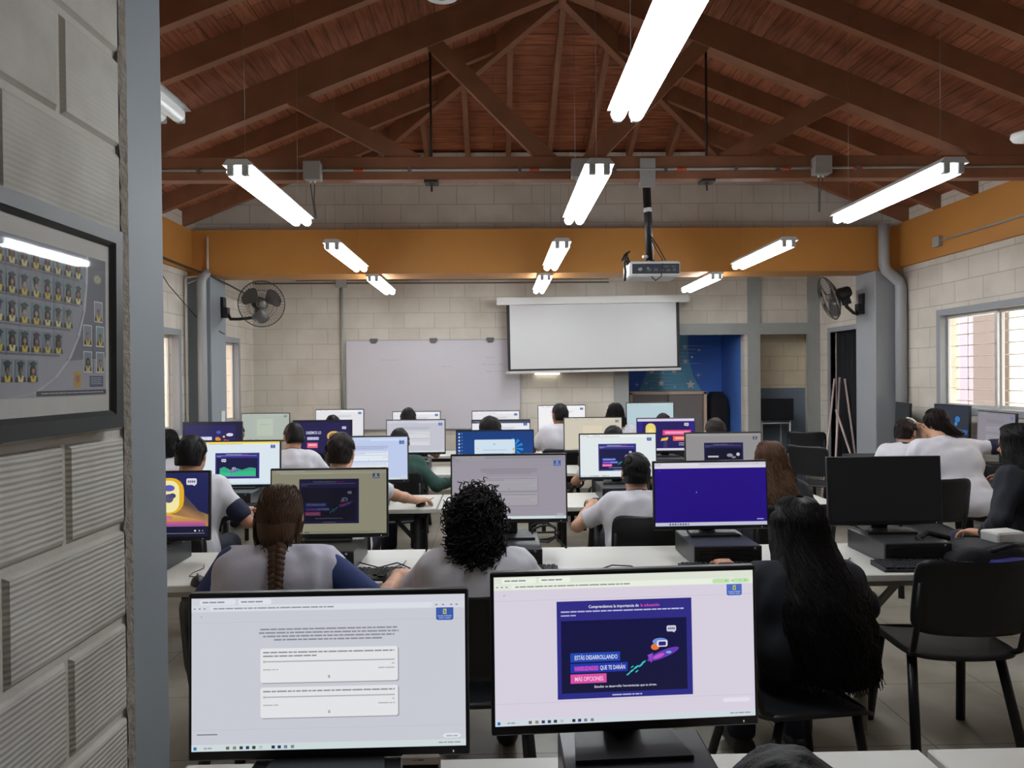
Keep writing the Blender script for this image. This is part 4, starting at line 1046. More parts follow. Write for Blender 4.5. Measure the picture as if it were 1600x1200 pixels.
build('clip', q, mat('clip_grey', (96, 98, 98), .5), t)
a = Art(1.0, .3); a.c = []; rr = a.rr
def scr(px, py, wd):
    q2.box((px, -.0235, py), (px + wd, -.0222, py + .006))
q2 = MB(); rr = random.Random(4)
for bx, bz, n in ((.20, .78, 3), (.80, .80, 2), (.78, .72, 3), (.80, .64, 3), (.55, .70, 2)):
    x = -w + 2 * w * bx
    for k in range(n): wd = rr.uniform(.04, .11); q2.box((x, -.0235, h * bz), (x + wd, -.0222, h * bz + .005)); x += wd + .02
build('marker_writing', q2, mat('marker_faint', (170, 168, 184), .6), t)

ds = 9.45
t = thing('projection_screen', 'pull-down projection screen with black borders hanging before the whiteboard', 'projection screen', (P(926, 470, ds).x, ds, P(926, 470, ds).z), 0)
def sl(px, py): p_ = P(px, py, ds); return (p_.x - t.location.x, p_.z - t.location.z)
def quad(q, pts, y0_, y1_): q.prism([sl(*p_) for p_ in pts], y0_, y1_)
q = MB(); quad(q, [(776, 466), (1075, 461), (1075, 472), (776, 477)], -.045, .045); build('housing', q, WHITEP, t)
q = MB(); quad(q, [(791, 476), (1061, 471), (1063, 575), (794, 581)], -.003, .003); build('black_border', q, mat('screen_black', (36, 36, 38), .7), t)
q = MB(); quad(q, [(796, 476), (1056, 471.5), (1058, 572), (798, 577)], -.0045, -.0031); build('cloth', q, mat('screen_cloth', (206, 206, 206), .55), t)
q = MB(); quad(q, [(791, 580.5), (1064, 574.5), (1064, 578), (791, 584)], -.012, .012); build('bottom_bar', q, mat('bar_white', (206, 204, 200), .4), t)
for px in (800, 1050):
    q = MB(); x_, z_ = sl(px, 470); q.box((x_ - .015, .03, z_ - .02), (x_ + .015, DB - ds, z_ + .02)); build('bracket', q, WHITEP, t)
A = P(855, 584, DB - .05)
q = MB(); q.tube([(A.x - .16, DB - .06, A.z), (A.x + .16, DB - .06, A.z)], .012, 10)
t = thing('wall_reflection', 'bright reflection on the back wall just below the projection screen, made as glowing tube', 'reflection', (A.x, DB, A.z), 0)  # taken for a reflection; glowing tube and backing added to imitate it
q.v = [(x - A.x, y - DB, z - A.z) for x, y, z in q.v]; build('tube', q, mat('reflection_glow', (255, 255, 250), .4, emit=(255, 250, 235), estr=5), t)
q = MB(); q.box((-.18, -.05, .012), (.18, 0, .035), .003); build('reflection_backing', q, WHITEP, t)

# ================================================================== ceiling lamps
LAMP = mat('lamp_tube', (255, 255, 255), .4, emit=(244, 250, 255), estr=LAMPS)
LAMPOFF_GLOW = mat('lamp_off_glow', (225, 228, 226), .3, emit=(225, 230, 228), estr=.25)  # unlit tubes, with a faint glow put into the material
LH = 2.585
_lamp = [None]
def lamp(x, y, label, on=True):
    t = thing('fluorescent_light', label, 'ceiling light', (x, y, LH), 0, 'fluorescent ceiling lights')
    q = MB(); q.prism([(-.075, .02), (-.05, .05), (.05, .05), (.075, .02)], -.62, .62); build('housing', q, mat('lamp_housing', (214, 216, 216), .4), t)
    for s_ in (-1, 1):
        q = MB(); q.tube([(s_ * .036, -.585, -.005), (s_ * .036, .585, -.005)], .029, 12); build('tube', q, LAMP if on else LAMPOFF_GLOW, t)
        for e_ in (-1, 1): q = MB(); q.box((s_ * .036 - .017, e_ * .60 - .018, -.03), (s_ * .036 + .017, e_ * .60 + .018, .022), .004); build('tube_socket', q, mat('socket_grey', (190, 194, 194), .5), t)
    zc = (zroof(x) - LH)
    for e_ in (-1, 1):
        q = MB(); q.tube([(0, e_ * .5, .05), (0, e_ * .5, zc - .02)], .0011, 4); build('suspension_wire', q, CHROME, t)
for i, x in enumerate((-1.27, .53, 2.33)):
    for j, y in enumerate((2.33, 4.30, 6.40, 8.31)):
        if j == 0 and i == 2: continue
        side_ = ('left', 'centre', 'right')[i]
        lab = ({0: 'nearest', 1: 'second', 2: 'third', 3: 'farthest'} if i == 1 else {0: '', 1: 'nearest', 2: 'middle', 3: 'farthest'})[j]
        if j == 0 and i == 0: lamp(x, y, 'unlit ceiling light whose end shows past the grey column', False)
        else: lamp(x, y, '%s lit tube light in the %s line of ceiling lights' % (lab, side_))
# round white devices under the roof
for (px, py, d, lab) in ((690, -14, 3.35, 'round white ceiling device at the top edge, left of the big lamp'), (1606, 213, 4.4, 'round white ceiling device at the right edge of the roof')):
    p = P(px, py, d); t = thing('ceiling_device', lab, 'ceiling device', p, 0)
    q = MB(); q.lathe([(0, -.032), (.05, -.03), (.08, -.02), (.092, 0), (.088, .02), (.03, .03), (0, .03)], 28); build('body', q, WHITEP, t)
    q = MB(); q.tube([(0, 0, .028), (0, 0, zroof(p.x) - p.z)], .012, 8); build('mount_rod', q, WHITEP, t)
    q = MB(); q.lathe([(0, -.0345), (.02, -.034), (.022, -.031), (0, -.031)], 16); build('lens', q, mat('lens_grey', (90, 90, 96), .3), t)

# ---- conduits and boxes along the truss
yb = 5.43
q = MB(); q.tube([(XL + .1, yb, 3.075), (-1.25, yb, 3.07), (.5, yb, 3.07), (1.1, yb, 3.07), (4.2, yb, 3.085)], .010, 8); o = build('conduit_pipe', q, CONC); tag(o, 'thin grey conduit running along the truss tie beam', 'conduit')
q = MB()
for px in (310, 640, 812, 960, 1040, 1150, 1215, 1340): q = MB(); p = P(px, 265, yb); q.box((p.x - .012, yb - .012, 3.055), (p.x + .012, yb + .02, 3.09)); build('clamp', q, CHROME, o)
for px in (560, 835, 1065, 1228, 1340): q = MB(); p = P(px, 265, yb); q.tube([(p.x - .035, yb, 3.0705), (p.x + .035, yb, 3.0705)], .012, 8); build('tape_band', q, mat('orange_tape', (196, 84, 48), .6), o)
for px, py, lab in ((488, 267, 'grey junction box on the tie beam above the left lamp'), (906, 263, 'grey junction box on the tie beam behind the centre lamp'), (1285, 258, 'grey junction box on the tie beam above the right lamps')):
    p = P(px, py, 5.38); t = thing('junction_box', lab, 'junction box', (p.x, 5.40, p.z), 0, 'junction boxes on the truss')
    q = MB(); q.box((-.06, -.04, -.065), (.06, .045, .065), .005); build('box', q, BOXG, t)
    q = MB(); q.box((-.063, -.046, -.067), (.063, -.040, .067), .003); build('lid', q, BOXG, t)
    q = MB()
    for x in (-.02, .012): q.tube([(x, 0, -.065), (x, 0, -.085)], .009, 8)
    build('cable_gland', q, WHITEP, t)
    q = MB(); q.tube([(-.02, 0, -.08), (-.01, .02, -.2), (.0, .05, -.33)], .004, 6); q.tube([(.012, 0, -.08), (.0, .02, -.2), (.01, .05, -.33)], .004, 6); build('cable', q, mat('cable_grey', (84, 84, 84), .6), t)

# ---- projector on its pole
p = P(1018, 436, 5.5)
t = thing('projector', 'white projector with dark rear panel hanging from a black pole', 'projector', (p.x, 5.5, p.z), 0)
q = MB(); q.box((-.185, -.13, 0), (.185, .16, .115), .012); build('body', q, mat('projector_white', (208, 208, 206), .4), t)
q = MB(); q.box((-.168, -.134, .022), (.178, -.129, .095), .002); build('rear_panel', q, mat('projector_dark', (52, 56, 64), .4), t)
q = MB()
for x, z_, w_, h_ in ((-.06, .04, .03, .02), (-.01, .04, .03, .02), (.04, .04, .02, .014), (.08, .04, .03, .014), (.13, .04, .02, .02), (.05, .07, .05, .008), (.12, .07, .03, .008)): q.box((x, -.1365, z_), (x + w_, -.1335, z_ + h_))
build('socket_row', q, mat('port_grey', (92, 96, 104), .5), t)
q = MB()
for x, z_, r_ in ((-.112, .055, .017), (-.055, .062, .008)): q.lathe([(0, -.003), (r_, -.003), (r_, .003), (0, .003)], 16, Matrix.Translation((x, -.135, z_)) @ Matrix.Rotation(PI / 2, 4, 'X'))
build('speaker_port', q, CHROME, t)
q = MB(); q.tube([(0, .05, .115), (0, .05, .135)], .045, 14); q.box((-.08, .03, .13), (.08, .07, .14)); q.box((-.02, -.02, .13), (.02, .12, .14))
q.tube([(.0, .05, .135), (-.02, .0, .40), (-.035, -.01, 3.0 - p.z - .02)], .03, 4); build('pole', q, BLACK, t)
q = MB(); q.tube([(-.024, -.004, .5), (-.027, -.005, .53)], .031, 10); q.tube([(-.06, .02, .17), (-.01, .04, .175)], .012, 8); build('white_tie', q, WHITEP, t)
q = MB(); q.box((-.092, -.075, 3.02 - p.z - .08), (.02, -.05, 3.02 - p.z + .13)); q.box((-.085, -.05, 3.02 - p.z - .07), (.0, .02, 3.02 - p.z - .03)); build('mount_plate', q, BOXG, t)
q = MB()
q.tube([(-.18, -.05, .10), (-.205, -.06, .14), (-.19, -.05, .19), (-.20, -.07, .16), (-.215, -.06, .11), (-.205, -.05, .05), (-.21, -.05, -.02)], .009, 6)
q.tube([(-.17, -.03, .12), (-.19, -.02, .18), (-.17, -.03, .20), (-.21, -.05, .17), (-.23, -.06, .13)], .008, 6)
q.tube([(.0, .0, .3), (.03, -.05, .2), (.06, -.1, .13), (.05, -.15, .07), (.04, -.15, .0), (.0, -.14, -.03), (-.03, -.14, .0)], .004, 6)
q.tube([(.0, .0, .32), (.05, -.04, .22), (.09, -.08, .125)], .004, 6); build('cable', q, BLACK, t)

# ================================================================== wall fans
def wall_fan(c, n, mount, mnorm, R, label):
    c = Vector(c); n = Vector(n).normalized(); mount = Vector(mount); mnorm = Vector(mnorm)
    t = thing('wall_fan', label, 'fan', mount, 0, 'wall fans on the pillars')
    up = Vector((0, 0, 1)); up = (up - n * up.dot(n)).normalized(); sd = up.cross(n)
    M = Matrix.Translation(c - mount) @ Matrix((sd, n, up)).transposed().to_4x4()   # local y = front
    def X(q): q.v = [tuple(M @ Vector(p_)) for p_ in q.v]; return q
    q = MB()
    for k in range(44):
        a_ = 2 * PI * k / 44; pts = []
        for r_, y_ in ((.04, .065), (R * .45, .062), (R * .8, .045), (R * .96, .02), (R, 0)): pts.append((r_ * math.cos(a_ + .25 * (1 - r_ / R)), y_, r_ * math.sin(a_ + .25 * (1 - r_ / R))))
        q.tube(pts, .0013, 4, cap=False)
    for r_, y_, w_ in ((R, 0, .005), (R * .62, .058, .0016), (.045, .066, .003)): q.tube([(r_ * math.cos(2 * PI * k / 48), y_, r_ * math.sin(2 * PI * k / 48)) for k in range(48)], w_, 6, closed=True)
    build('front_guard', X(q), mat('fan_wire', (52, 48, 46), .4, .4), t)
    q = MB()
    for k in range(44):
        a_ = 2 * PI * k / 44; q.tube([(r_ * math.cos(a_), y_, r_ * math.sin(a_)) for r_, y_ in ((.06, -.085), (R * .6, -.07), (R * .93, -.03), (R, 0))], .0013, 4, cap=False)
    for r_, y_ in ((R * .6, -.07), (.07, -.085)): q.tube([(r_ * math.cos(2 * PI * k / 40), y_, r_ * math.sin(2 * PI * k / 40)) for k in range(40)], .002, 5, closed=True)
    build('rear_guard', X(q), MATS['fan_wire'], t)
    for b_ in range(3):
        q = MB(); vs = []; fs = []; a0 = 2 * PI * b_ / 3 + .5
        for i in range(9):
            r_ = .045 + (R * .86 - .045) * i / 8
            hw = .28 + .35 * math.sin(min(1, i / 5) * PI / 2) - (.35 if i == 8 else .08 if i == 7 else 0)
            for j in range(7):
                v = j / 6 * 2 - 1; aa = a0 + v * hw; y_ = -.015 - v * .03
                vs.append((r_ * math.cos(aa), y_, r_ * math.sin(aa)))
        nv = len(vs); vs += [(x, y - .003, z) for x, y, z in vs]
        for i in range(8):
            for j in range(6):
                k = i * 7 + j; fs.append((k, k + 1, k + 8, k + 7)); fs.append((k + nv, k + 7 + nv, k + 8 + nv, k + 1 + nv))
        q.add(vs, fs, True); build('blade', X(q), mat('fan_blade', (70, 66, 64), .35), t)
    q = MB(); q.lathe([(0, .03), (.03, .028), (.045, .01), (.048, -.05), (0, -.05)], 20, Matrix.Rotation(-PI / 2, 4, 'X')); build('hub', X(q), mat('fan_hub', (120, 116, 114), .4), t)
    q = MB(); q.lathe([(0, -.24), (.045, -.235), (.062, -.21), (.068, -.12), (.06, -.09), (0, -.088)], 22, Matrix.Rotation(-PI / 2, 4, 'X')); q.box((-.028, -.2, -.13), (.028, -.11, -.04), .01); build('motor', X(q), BLACK, t)
    e_ = M @ Vector((0, -.15, -.12)); m0 = mnorm * .05 + Vector((0, 0, -.07))
    low = Vector(((m0.x + e_.x) / 2, (m0.y + e_.y) / 2, min(m0.z, e_.z) - .06))
    pts = [m0, m0 * .75 + low * .25 + Vector((0, 0, -.05)), low + (m0 - low) * .2, low + (e_ - low) * .45, e_ + Vector((0, 0, -.03)), e_ + Vector((0, 0, .02))]
    q = MB(); q.tube(pts, [.018, .018, .017, .017, .019, .02], 10); build('arm', q, BLACK, t)
    q = MB(); ax = mnorm; s2 = Vector((-ax.y, ax.x, 0))
    def bx(a0_, a1_, w_, z0_, z1_):
        vs = []
        for z_ in (z0_, z1_):
            for a_, s_ in ((a0_, -w_), (a1_, -w_), (a1_, w_), (a0_, w_)): vs.append(tuple(ax * a_ + s2 * s_ + Vector((0, 0, z_))))
        q.add(vs, [(0, 3, 2, 1), (4, 5, 6, 7), (0, 1, 5, 4), (1, 2, 6, 5), (2, 3, 7, 6), (3, 0, 4, 7)], False)
    bx(0, .03, .045, -.02, .09); bx(0, .07, .04, -.13, -.02); build('wall_bracket', q, BLACK, t)
    return t
p = P(409, 475, 7.72); mt = P(352, 478, 7.98); mt.x = -2.935
wall_fan(p, (.50, -.84, -.14), mt, (1, 0, 0), .237, 'black wall fan on the left pillar with its round guard facing the room')
p = P(1295, 466, 7.95); mt = P(1356, 472, 7.93); mt.x = 4.0
wall_fan(p, (-.93, .20, -.32), mt, (-1, 0, 0), .245, 'black wall fan on the right pillar seen nearly edge-on')

# ---- conduits on the back wall and the left wall
zc = P(530, 447, DB - .03).z
q = MB(); q.tube([(XL + .03, DB - .02, zc + .04), (.0, DB - .02, zc + .03), (1.5, DB - .02, zc + .03)], .010, 8); q.tube([(-2.6, DB - .02, zc + .075), (1.5, DB - .02, zc + .07)], .006, 6); o = build('conduit_pipe', q, mat('conduit_brown', (128, 112, 100), .5)); tag(o, 'brown conduit running along the back wall under the ochre beam', 'conduit')
A = P(533, 447, DB - .03); zb_ = P(533, 652, DB - .03).z
q = MB(); q.tube([(A.x, DB - .02, zc), (A.x, DB - .02, zb_)], .019, 10); o = build('conduit_pipe', q, mat('conduit_green_grey', (150, 154, 148), .5)); tag(o, 'grey conduit running down the back wall left of the whiteboard', 'conduit')
q = MB(); q.box((-.07, -.06, -.05), (.07, 0, .05), .006); o = build('junction_box', q, BOXG, None, (A.x, DB, zc + .03)); tag(o, 'grey junction box high on the back wall above the conduit', 'junction box')
x = XL + .025; y = XL * -F / (775 - 293)
q = MB(); q.tube([(x, 7.56, .3), (x, 7.56, 2.58), (x + .02, 7.60, 2.60), (-2.95, 7.64, 2.62), (-2.95, 7.64, 3.02)], .012, 8); q.tube([(x, 7.56, 2.52), (-2.95, 7.64, 2.62)], .008, 6)
o = build('conduit_pipe', q, mat('conduit_white', (206, 200, 190), .5)); tag(o, 'white conduit climbing the left wall in front of the pillar', 'conduit')
q = MB(); q.tube([(XL + .07, 5.6, 2.72), (XL + .07, 6.6, 2.70), (XL + .08, 7.5, 2.68), (-2.93, 7.66, 2.62), (-2.9, 8.1, 2.58), (-2.95, 9.6, 2.50)], .010, 6); q.tube([(XL + .06, 6.7, 2.68), (XL + .06, 7.1, 2.45), (XL + .1, 7.62, 2.2), (-2.93, 7.9, 2.06), (-2.92, 8.0, 2.04)], .005, 6)
o = build('wall_cable', q, mat('cable_dark', (64, 58, 52), .6)); tag(o, 'dark cable crossing the left beam and pillar to the fan', 'cable')
q = MB(); q.tube([(XR - .07, 2.0, 2.80), (XR - .07, 6.9, 2.80)], .010, 8); o = build('conduit_pipe', q, CONC); tag(o, 'grey conduit along the ochre beam on the right wall', 'conduit')
q = MB(); q.box((-.05, -.05, -.05), (0, .05, .05), .008); o = build('junction_box', q, BOXG, None, (XR - .05, 6.95, 2.80)); tag(o, 'small grey junction box on the right ochre beam', 'junction box')
p = P(352, 650, 8.0); q = MB(); q.box((0, -.05, -.06), (.012, .05, .06), .003); o = build('wall_socket', q, WHITEP, None, (-2.935, 7.95, p.z)); tag(o, 'white wall socket low on the left pillar', 'socket')

# ---- cables on and behind the desks
CB = mat('cable_black', (24, 24, 27), .5)
def cable(pts, r, lab): q = MB(); q.tube(pts, r, 6); o = build('desk_cable', q, CB); tag(o, lab, 'cable'); return o
def loop(x, y, z, w, h, n, seed):
    rr = random.Random(seed); pts = []
    for k in range(n * 10): a_ = 2 * PI * k / 10; pts.append((x + w * math.cos(a_) * (1 + .3 * rr.random()), y + .04 * math.sin(a_ * .5), z + h * math.sin(a_) * (.8 + .3 * rr.random())))
    return pts
cable([(.12, 3.50, .80)] + loop(.22, 3.50, .80, .055, .045, 3, 1) + [(.30, 3.5, .75), (.33, 3.52, .72)], .005, 'tangle of black cables hanging behind the dim grey survey monitor')
cable([(-.62, 3.3, .72), (-.52, 3.22, .716), (-.45, 3.30, .716), (-.38, 3.2, .716), (-.47, 3.1, .716)], .003, 'thin black cable lying on the white table right of the dim olive monitor')
cable([(-1.20, 3.12, .716), (-1.17, 3.2, .716), (-1.22, 3.28, .716), (-1.15, 3.4, .716), (-1.05, 3.5, .72)], .003, 'thin cable curling on the table left of the braided student')
cable([(1.40, 3.30, .716), (1.45, 3.2, .716), (1.52, 3.18, .716), (1.58, 3.26, .716)], .003, 'thin cable on the right table near the black mouse')
cable([(.42, 3.12, .716), (.50, 3.2, .716), (.58, 3.18, .716), (.62, 3.05, .716)], .003, 'thin grey cable on the white table between the curly hair and the deep blue monitor')
cable([(.45, 1.52, .716), (.40, 1.45, .716), (.48, 1.38, .716), (.56, 1.3, .716)], .004, 'black cable on the front white table right of the caption slide monitor')
cable([(-.07, 3.0, .50), (.0, 2.96, .44), (.03, 2.9, .50), (.02, 2.9, .6)], .004, 'black cable hanging below the table between the two front monitors')
cable([(-.78, 4.95, .68), (-.62, 4.9, .55), (-.55, 4.9, .50), (-.47, 4.85, .55), (-.46, 4.8, .68)], .005, 'black cable hanging under the third row table')

# ================================================================== framed class photograph on the wall beside the camera
fr = thing('picture_frame', 'large black picture frame with a graduation class poster on the ribbed wall', 'picture frame', (XN + .006, 1.276, 1.446), 0)
fy0, fy1, fh = 1.015 - 1.276, 1.537 - 1.276, .401
mw = .036; dp = .024
FB = mat('frame_black', (42, 46, 46), .35, noise=.1)
q = MB()
prof = [(0, 0), (0, dp), (mw * .75, dp), (mw, dp - .008), (mw, 0)]     # (across, out)
cs = [(fy0, 0), (fy1, 0), (fy1, fh), (fy0, fh)]; dirs = [(1, 1), (-1, 1), (-1, -1), (1, -1)]
vs = []
for (cy, cz), (dy, dz) in zip(cs, dirs):
    for a_, o_ in prof: vs.append((o_, cy + dy * a_, cz + dz * a_))
n = len(prof); fs = []
for k in range(4):
    for j in range(n): fs.append((k * n + j, k * n + (j + 1) % n, ((k + 1) % 4) * n + (j + 1) % n, ((k + 1) % 4) * n + j))
q.add(vs, fs); build('moulding', q, FB, fr)
q = MB(); q.box((.0, fy0 + .03, .03), (.0135, fy1 - .03, fh - .03)); build('mat_board', q, mat('mat_white', (206, 205, 200), .7), fr)
a = Art(.42, .265, step=.00015); a.l = 0
def dk(c, k=.82): return tuple(int(v * k) for v in c)
a.rect(0, 0, 100, 100, (128, 132, 142), (168, 168, 178)); a.l = 1
a.poly([(100, 0), (100, 72), (68, 76), (75, 62), (82, 34), (84, 0)], (88, 90, 100), [(74, 76, 86), (110, 110, 122), (120, 120, 132), (110, 112, 124), (96, 98, 108), (84, 86, 96)])
arc = [(84, -0), (83.4, 20), (81.5, 40), (77, 58), (70, 74), (60, 87), (46, 97), (30, 100)]
a.l = 2
for i in range(len(arc) - 1):
    (x0_, y0_), (x1_, y1_) = arc[i], arc[i + 1]; a.poly([(x0_ - .1, y0_), (x0_ + 1.2, y0_), (x1_ + 1.4, y1_), (x1_ - .6, y1_)], (196, 196, 204))
def grad(cx, cy, w, h, k, cap=True):
    rr = random.Random(k * 7 + 3); l0 = a.l
    a.rect(cx - w / 2, cy, cx + w / 2, cy + h, (122 + rr.randint(-8, 12), 140 + rr.randint(-6, 10), 150)); a.l = l0 + 1
    skin = dk(((176, 128, 106), (150, 106, 86), (190, 146, 124), (126, 88, 70))[rr.randint(0, 3)], 1.0); hair = ((32, 26, 26), (40, 30, 26), (56, 38, 28))[rr.randint(0, 2)]; lg = rr.random() < .55
    a.ell(cx, cy + h * .46, w * (.30 if lg else .22), w * (.42 if lg else .24), hair, 12)
    if lg: a.rect(cx - w * .30, cy + h * .42, cx + w * .30, cy + h * .8, hair)
    a.l = l0 + 2
    a.poly([(cx - w / 2, cy + h), (cx - w * .46, cy + h * .80), (cx - w * .16, cy + h * .70), (cx + w * .16, cy + h * .70), (cx + w * .46, cy + h * .80), (cx + w / 2, cy + h)], (30, 32, 40)); a.l = l0 + 3
    ylw = ((214, 190, 60), (226, 214, 150), (210, 200, 110))[rr.randint(0, 2)]
    a.poly([(cx - w * .30, cy + h * .74), (cx - w * .12, cy + h * .70), (cx, cy + h * .9), (cx, cy + h), (cx - w * .22, cy + h)], ylw); a.poly([(cx + w * .30, cy + h * .74), (cx + w * .12, cy + h * .70), (cx, cy + h * .9), (cx, cy + h), (cx + w * .22, cy + h)], ylw)
    a.rect(cx - w * .07, cy + h * .6, cx + w * .07, cy + h * .76, dk(skin, .85)); a.l = l0 + 4
    a.ell(cx, cy + h * .50, w * .165, w * .235, skin, 14); a.l = l0 + 5
    a.ell(cx - w * .06, cy + h * .47, w * .022, w * .016, (40, 30, 30), 6); a.ell(cx + w * .06, cy + h * .47, w * .022, w * .016, (40, 30, 30), 6); a.rect(cx - w * .05, cy + h * .60, cx + w * .05, cy + h * .615, (140, 70, 70))
    if cap:
        a.poly([(cx - w * .20, cy + h * .22), (cx + w * .20, cy + h * .22), (cx + w * .19, cy + h * .36), (cx - w * .19, cy + h * .36)], (26, 30, 34)); a.l = l0 + 6; a.poly([(cx - w * .40, cy + h * .18), (cx, cy + h * .04), (cx + w * .40, cy + h * .18), (cx, cy + h * .29)], (36, 42, 46))
    a.l = l0
a.l = 3; k = 0
for yy, xs in ((4, range(11)), (22, range(11)), (39.5, range(10)), (57.5, range(9))):
    for i in xs: k += 1; grad(2.4 + 7.45 * i, yy, 6.4, 13.6, k)
for i in range(3): k += 1; grad(29.3 + 7.8 * i, 76, 6.4, 14, k)
for yy, xe in ((18.4, 78), (36.2, 78), (54.0, 71), (72, 63)): a.rect(0, yy, xe, yy + 1.2, (104, 106, 114))
for cx, cy in ((93.5, 32), (84.5, 50), (95, 50), (84.5, 69), (95, 69)):
    k += 1; a.rect(cx - 3.6, cy - .8, cx + 3.6, cy + 14.6, (214, 214, 220)); a.l = 4; grad(cx, cy, 6.0, 13.6, k, False); a.l = 3
a.ell(92.8, 15, 3.4, 3.4, (150, 146, 130)); a.l = 4; a.ell(92.8, 15, 2.2, 2.2, (186, 180, 140)); a.star(92.8, 15, 1.3, (110, 106, 90)); a.l = 3
a.rrect(73.6, 83, 79, 94, 1, (186, 150, 60)); a.l = 4; a.ell(76.3, 88, 1.8, 2.8, (196, 90, 70)); a.l = 5; a.ell(76.3, 88, 1.0, 1.6, (90, 150, 90)); a.l = 3
a.rect(86, 86, 97.5, 94, (70, 78, 106)); a.l = 4; [a.words(87, 96.5, 87.2 + 1.4 * i, .6, (170, 176, 196)) for i in range(4)]; a.l = 3
a.rect(47, 96, 100, 99.4, (60, 58, 62)); a.l = 4; a.words(50, 98, 97.2, .9, (170, 170, 174)); a.l = 3
a.rect(88.8, 51, 89.3, 84, (70, 72, 82)); a.rect(86.8, 72.5, 91.4, 73.2, (70, 72, 82))
o = a.build('poster', fr, PRINT); o.rotation_euler.z = PI / 2; o.location = (.0140, (1.067 + .21) - 1.276, 1.514 - 1.446)
GF = bpy.data.materials.new('frame_glass'); GF.use_nodes = True
nt = GF.node_tree; nt.nodes.remove(nt.nodes['Principled BSDF']); tb = nt.nodes.new('ShaderNodeBsdfTransparent'); gb = nt.nodes.new('ShaderNodeBsdfGlossy'); gb.inputs['Roughness'].default_value = .03; fz0 = nt.nodes.new('ShaderNodeLayerWeight'); fz0.inputs['Blend'].default_value = .5; fz1 = nt.nodes.new('ShaderNodeMath'); fz1.operation = 'POWER'; fz1.inputs[1].default_value = 4.0; nt.links.new(fz0.outputs['Facing'], fz1.inputs[0]); fz = nt.nodes.new('ShaderNodeMath'); fz.operation = 'MULTIPLY_ADD'; fz.inputs[1].default_value = .5; fz.inputs[2].default_value = .035; nt.links.new(fz1.outputs[0], fz.inputs[0]); mxs = nt.nodes.new('ShaderNodeMixShader')
nt.links.new(fz.outputs[0], mxs.inputs[0]); nt.links.new(tb.outputs[0], mxs.inputs[1]); nt.links.new(gb.outputs[0], mxs.inputs[2]); nt.links.new(mxs.outputs[0], nt.nodes['Material Output'].inputs[0])
q = MB(); q.add([(.0165, fy0 + .03, .03), (.0165, fy1 - .03, .03), (.0165, fy1 - .03, fh - .03), (.0165, fy0 + .03, fh - .03)], [(0, 1, 2, 3)]); build('glass', q, GF, fr)
fr.rotation_euler.y = math.radians(0.6)

# ================================================================== empty chairs
chair(1.84, 3.03, -.06, 'big empty black chair pushed under the right white table')
chair(3.98, 9.30, math.radians(-28), 'empty black chair in front of the back alcove')
chair(3.32, 7.45, math.radians(-55), 'empty chair beside the right pillar at the end of the dark table')
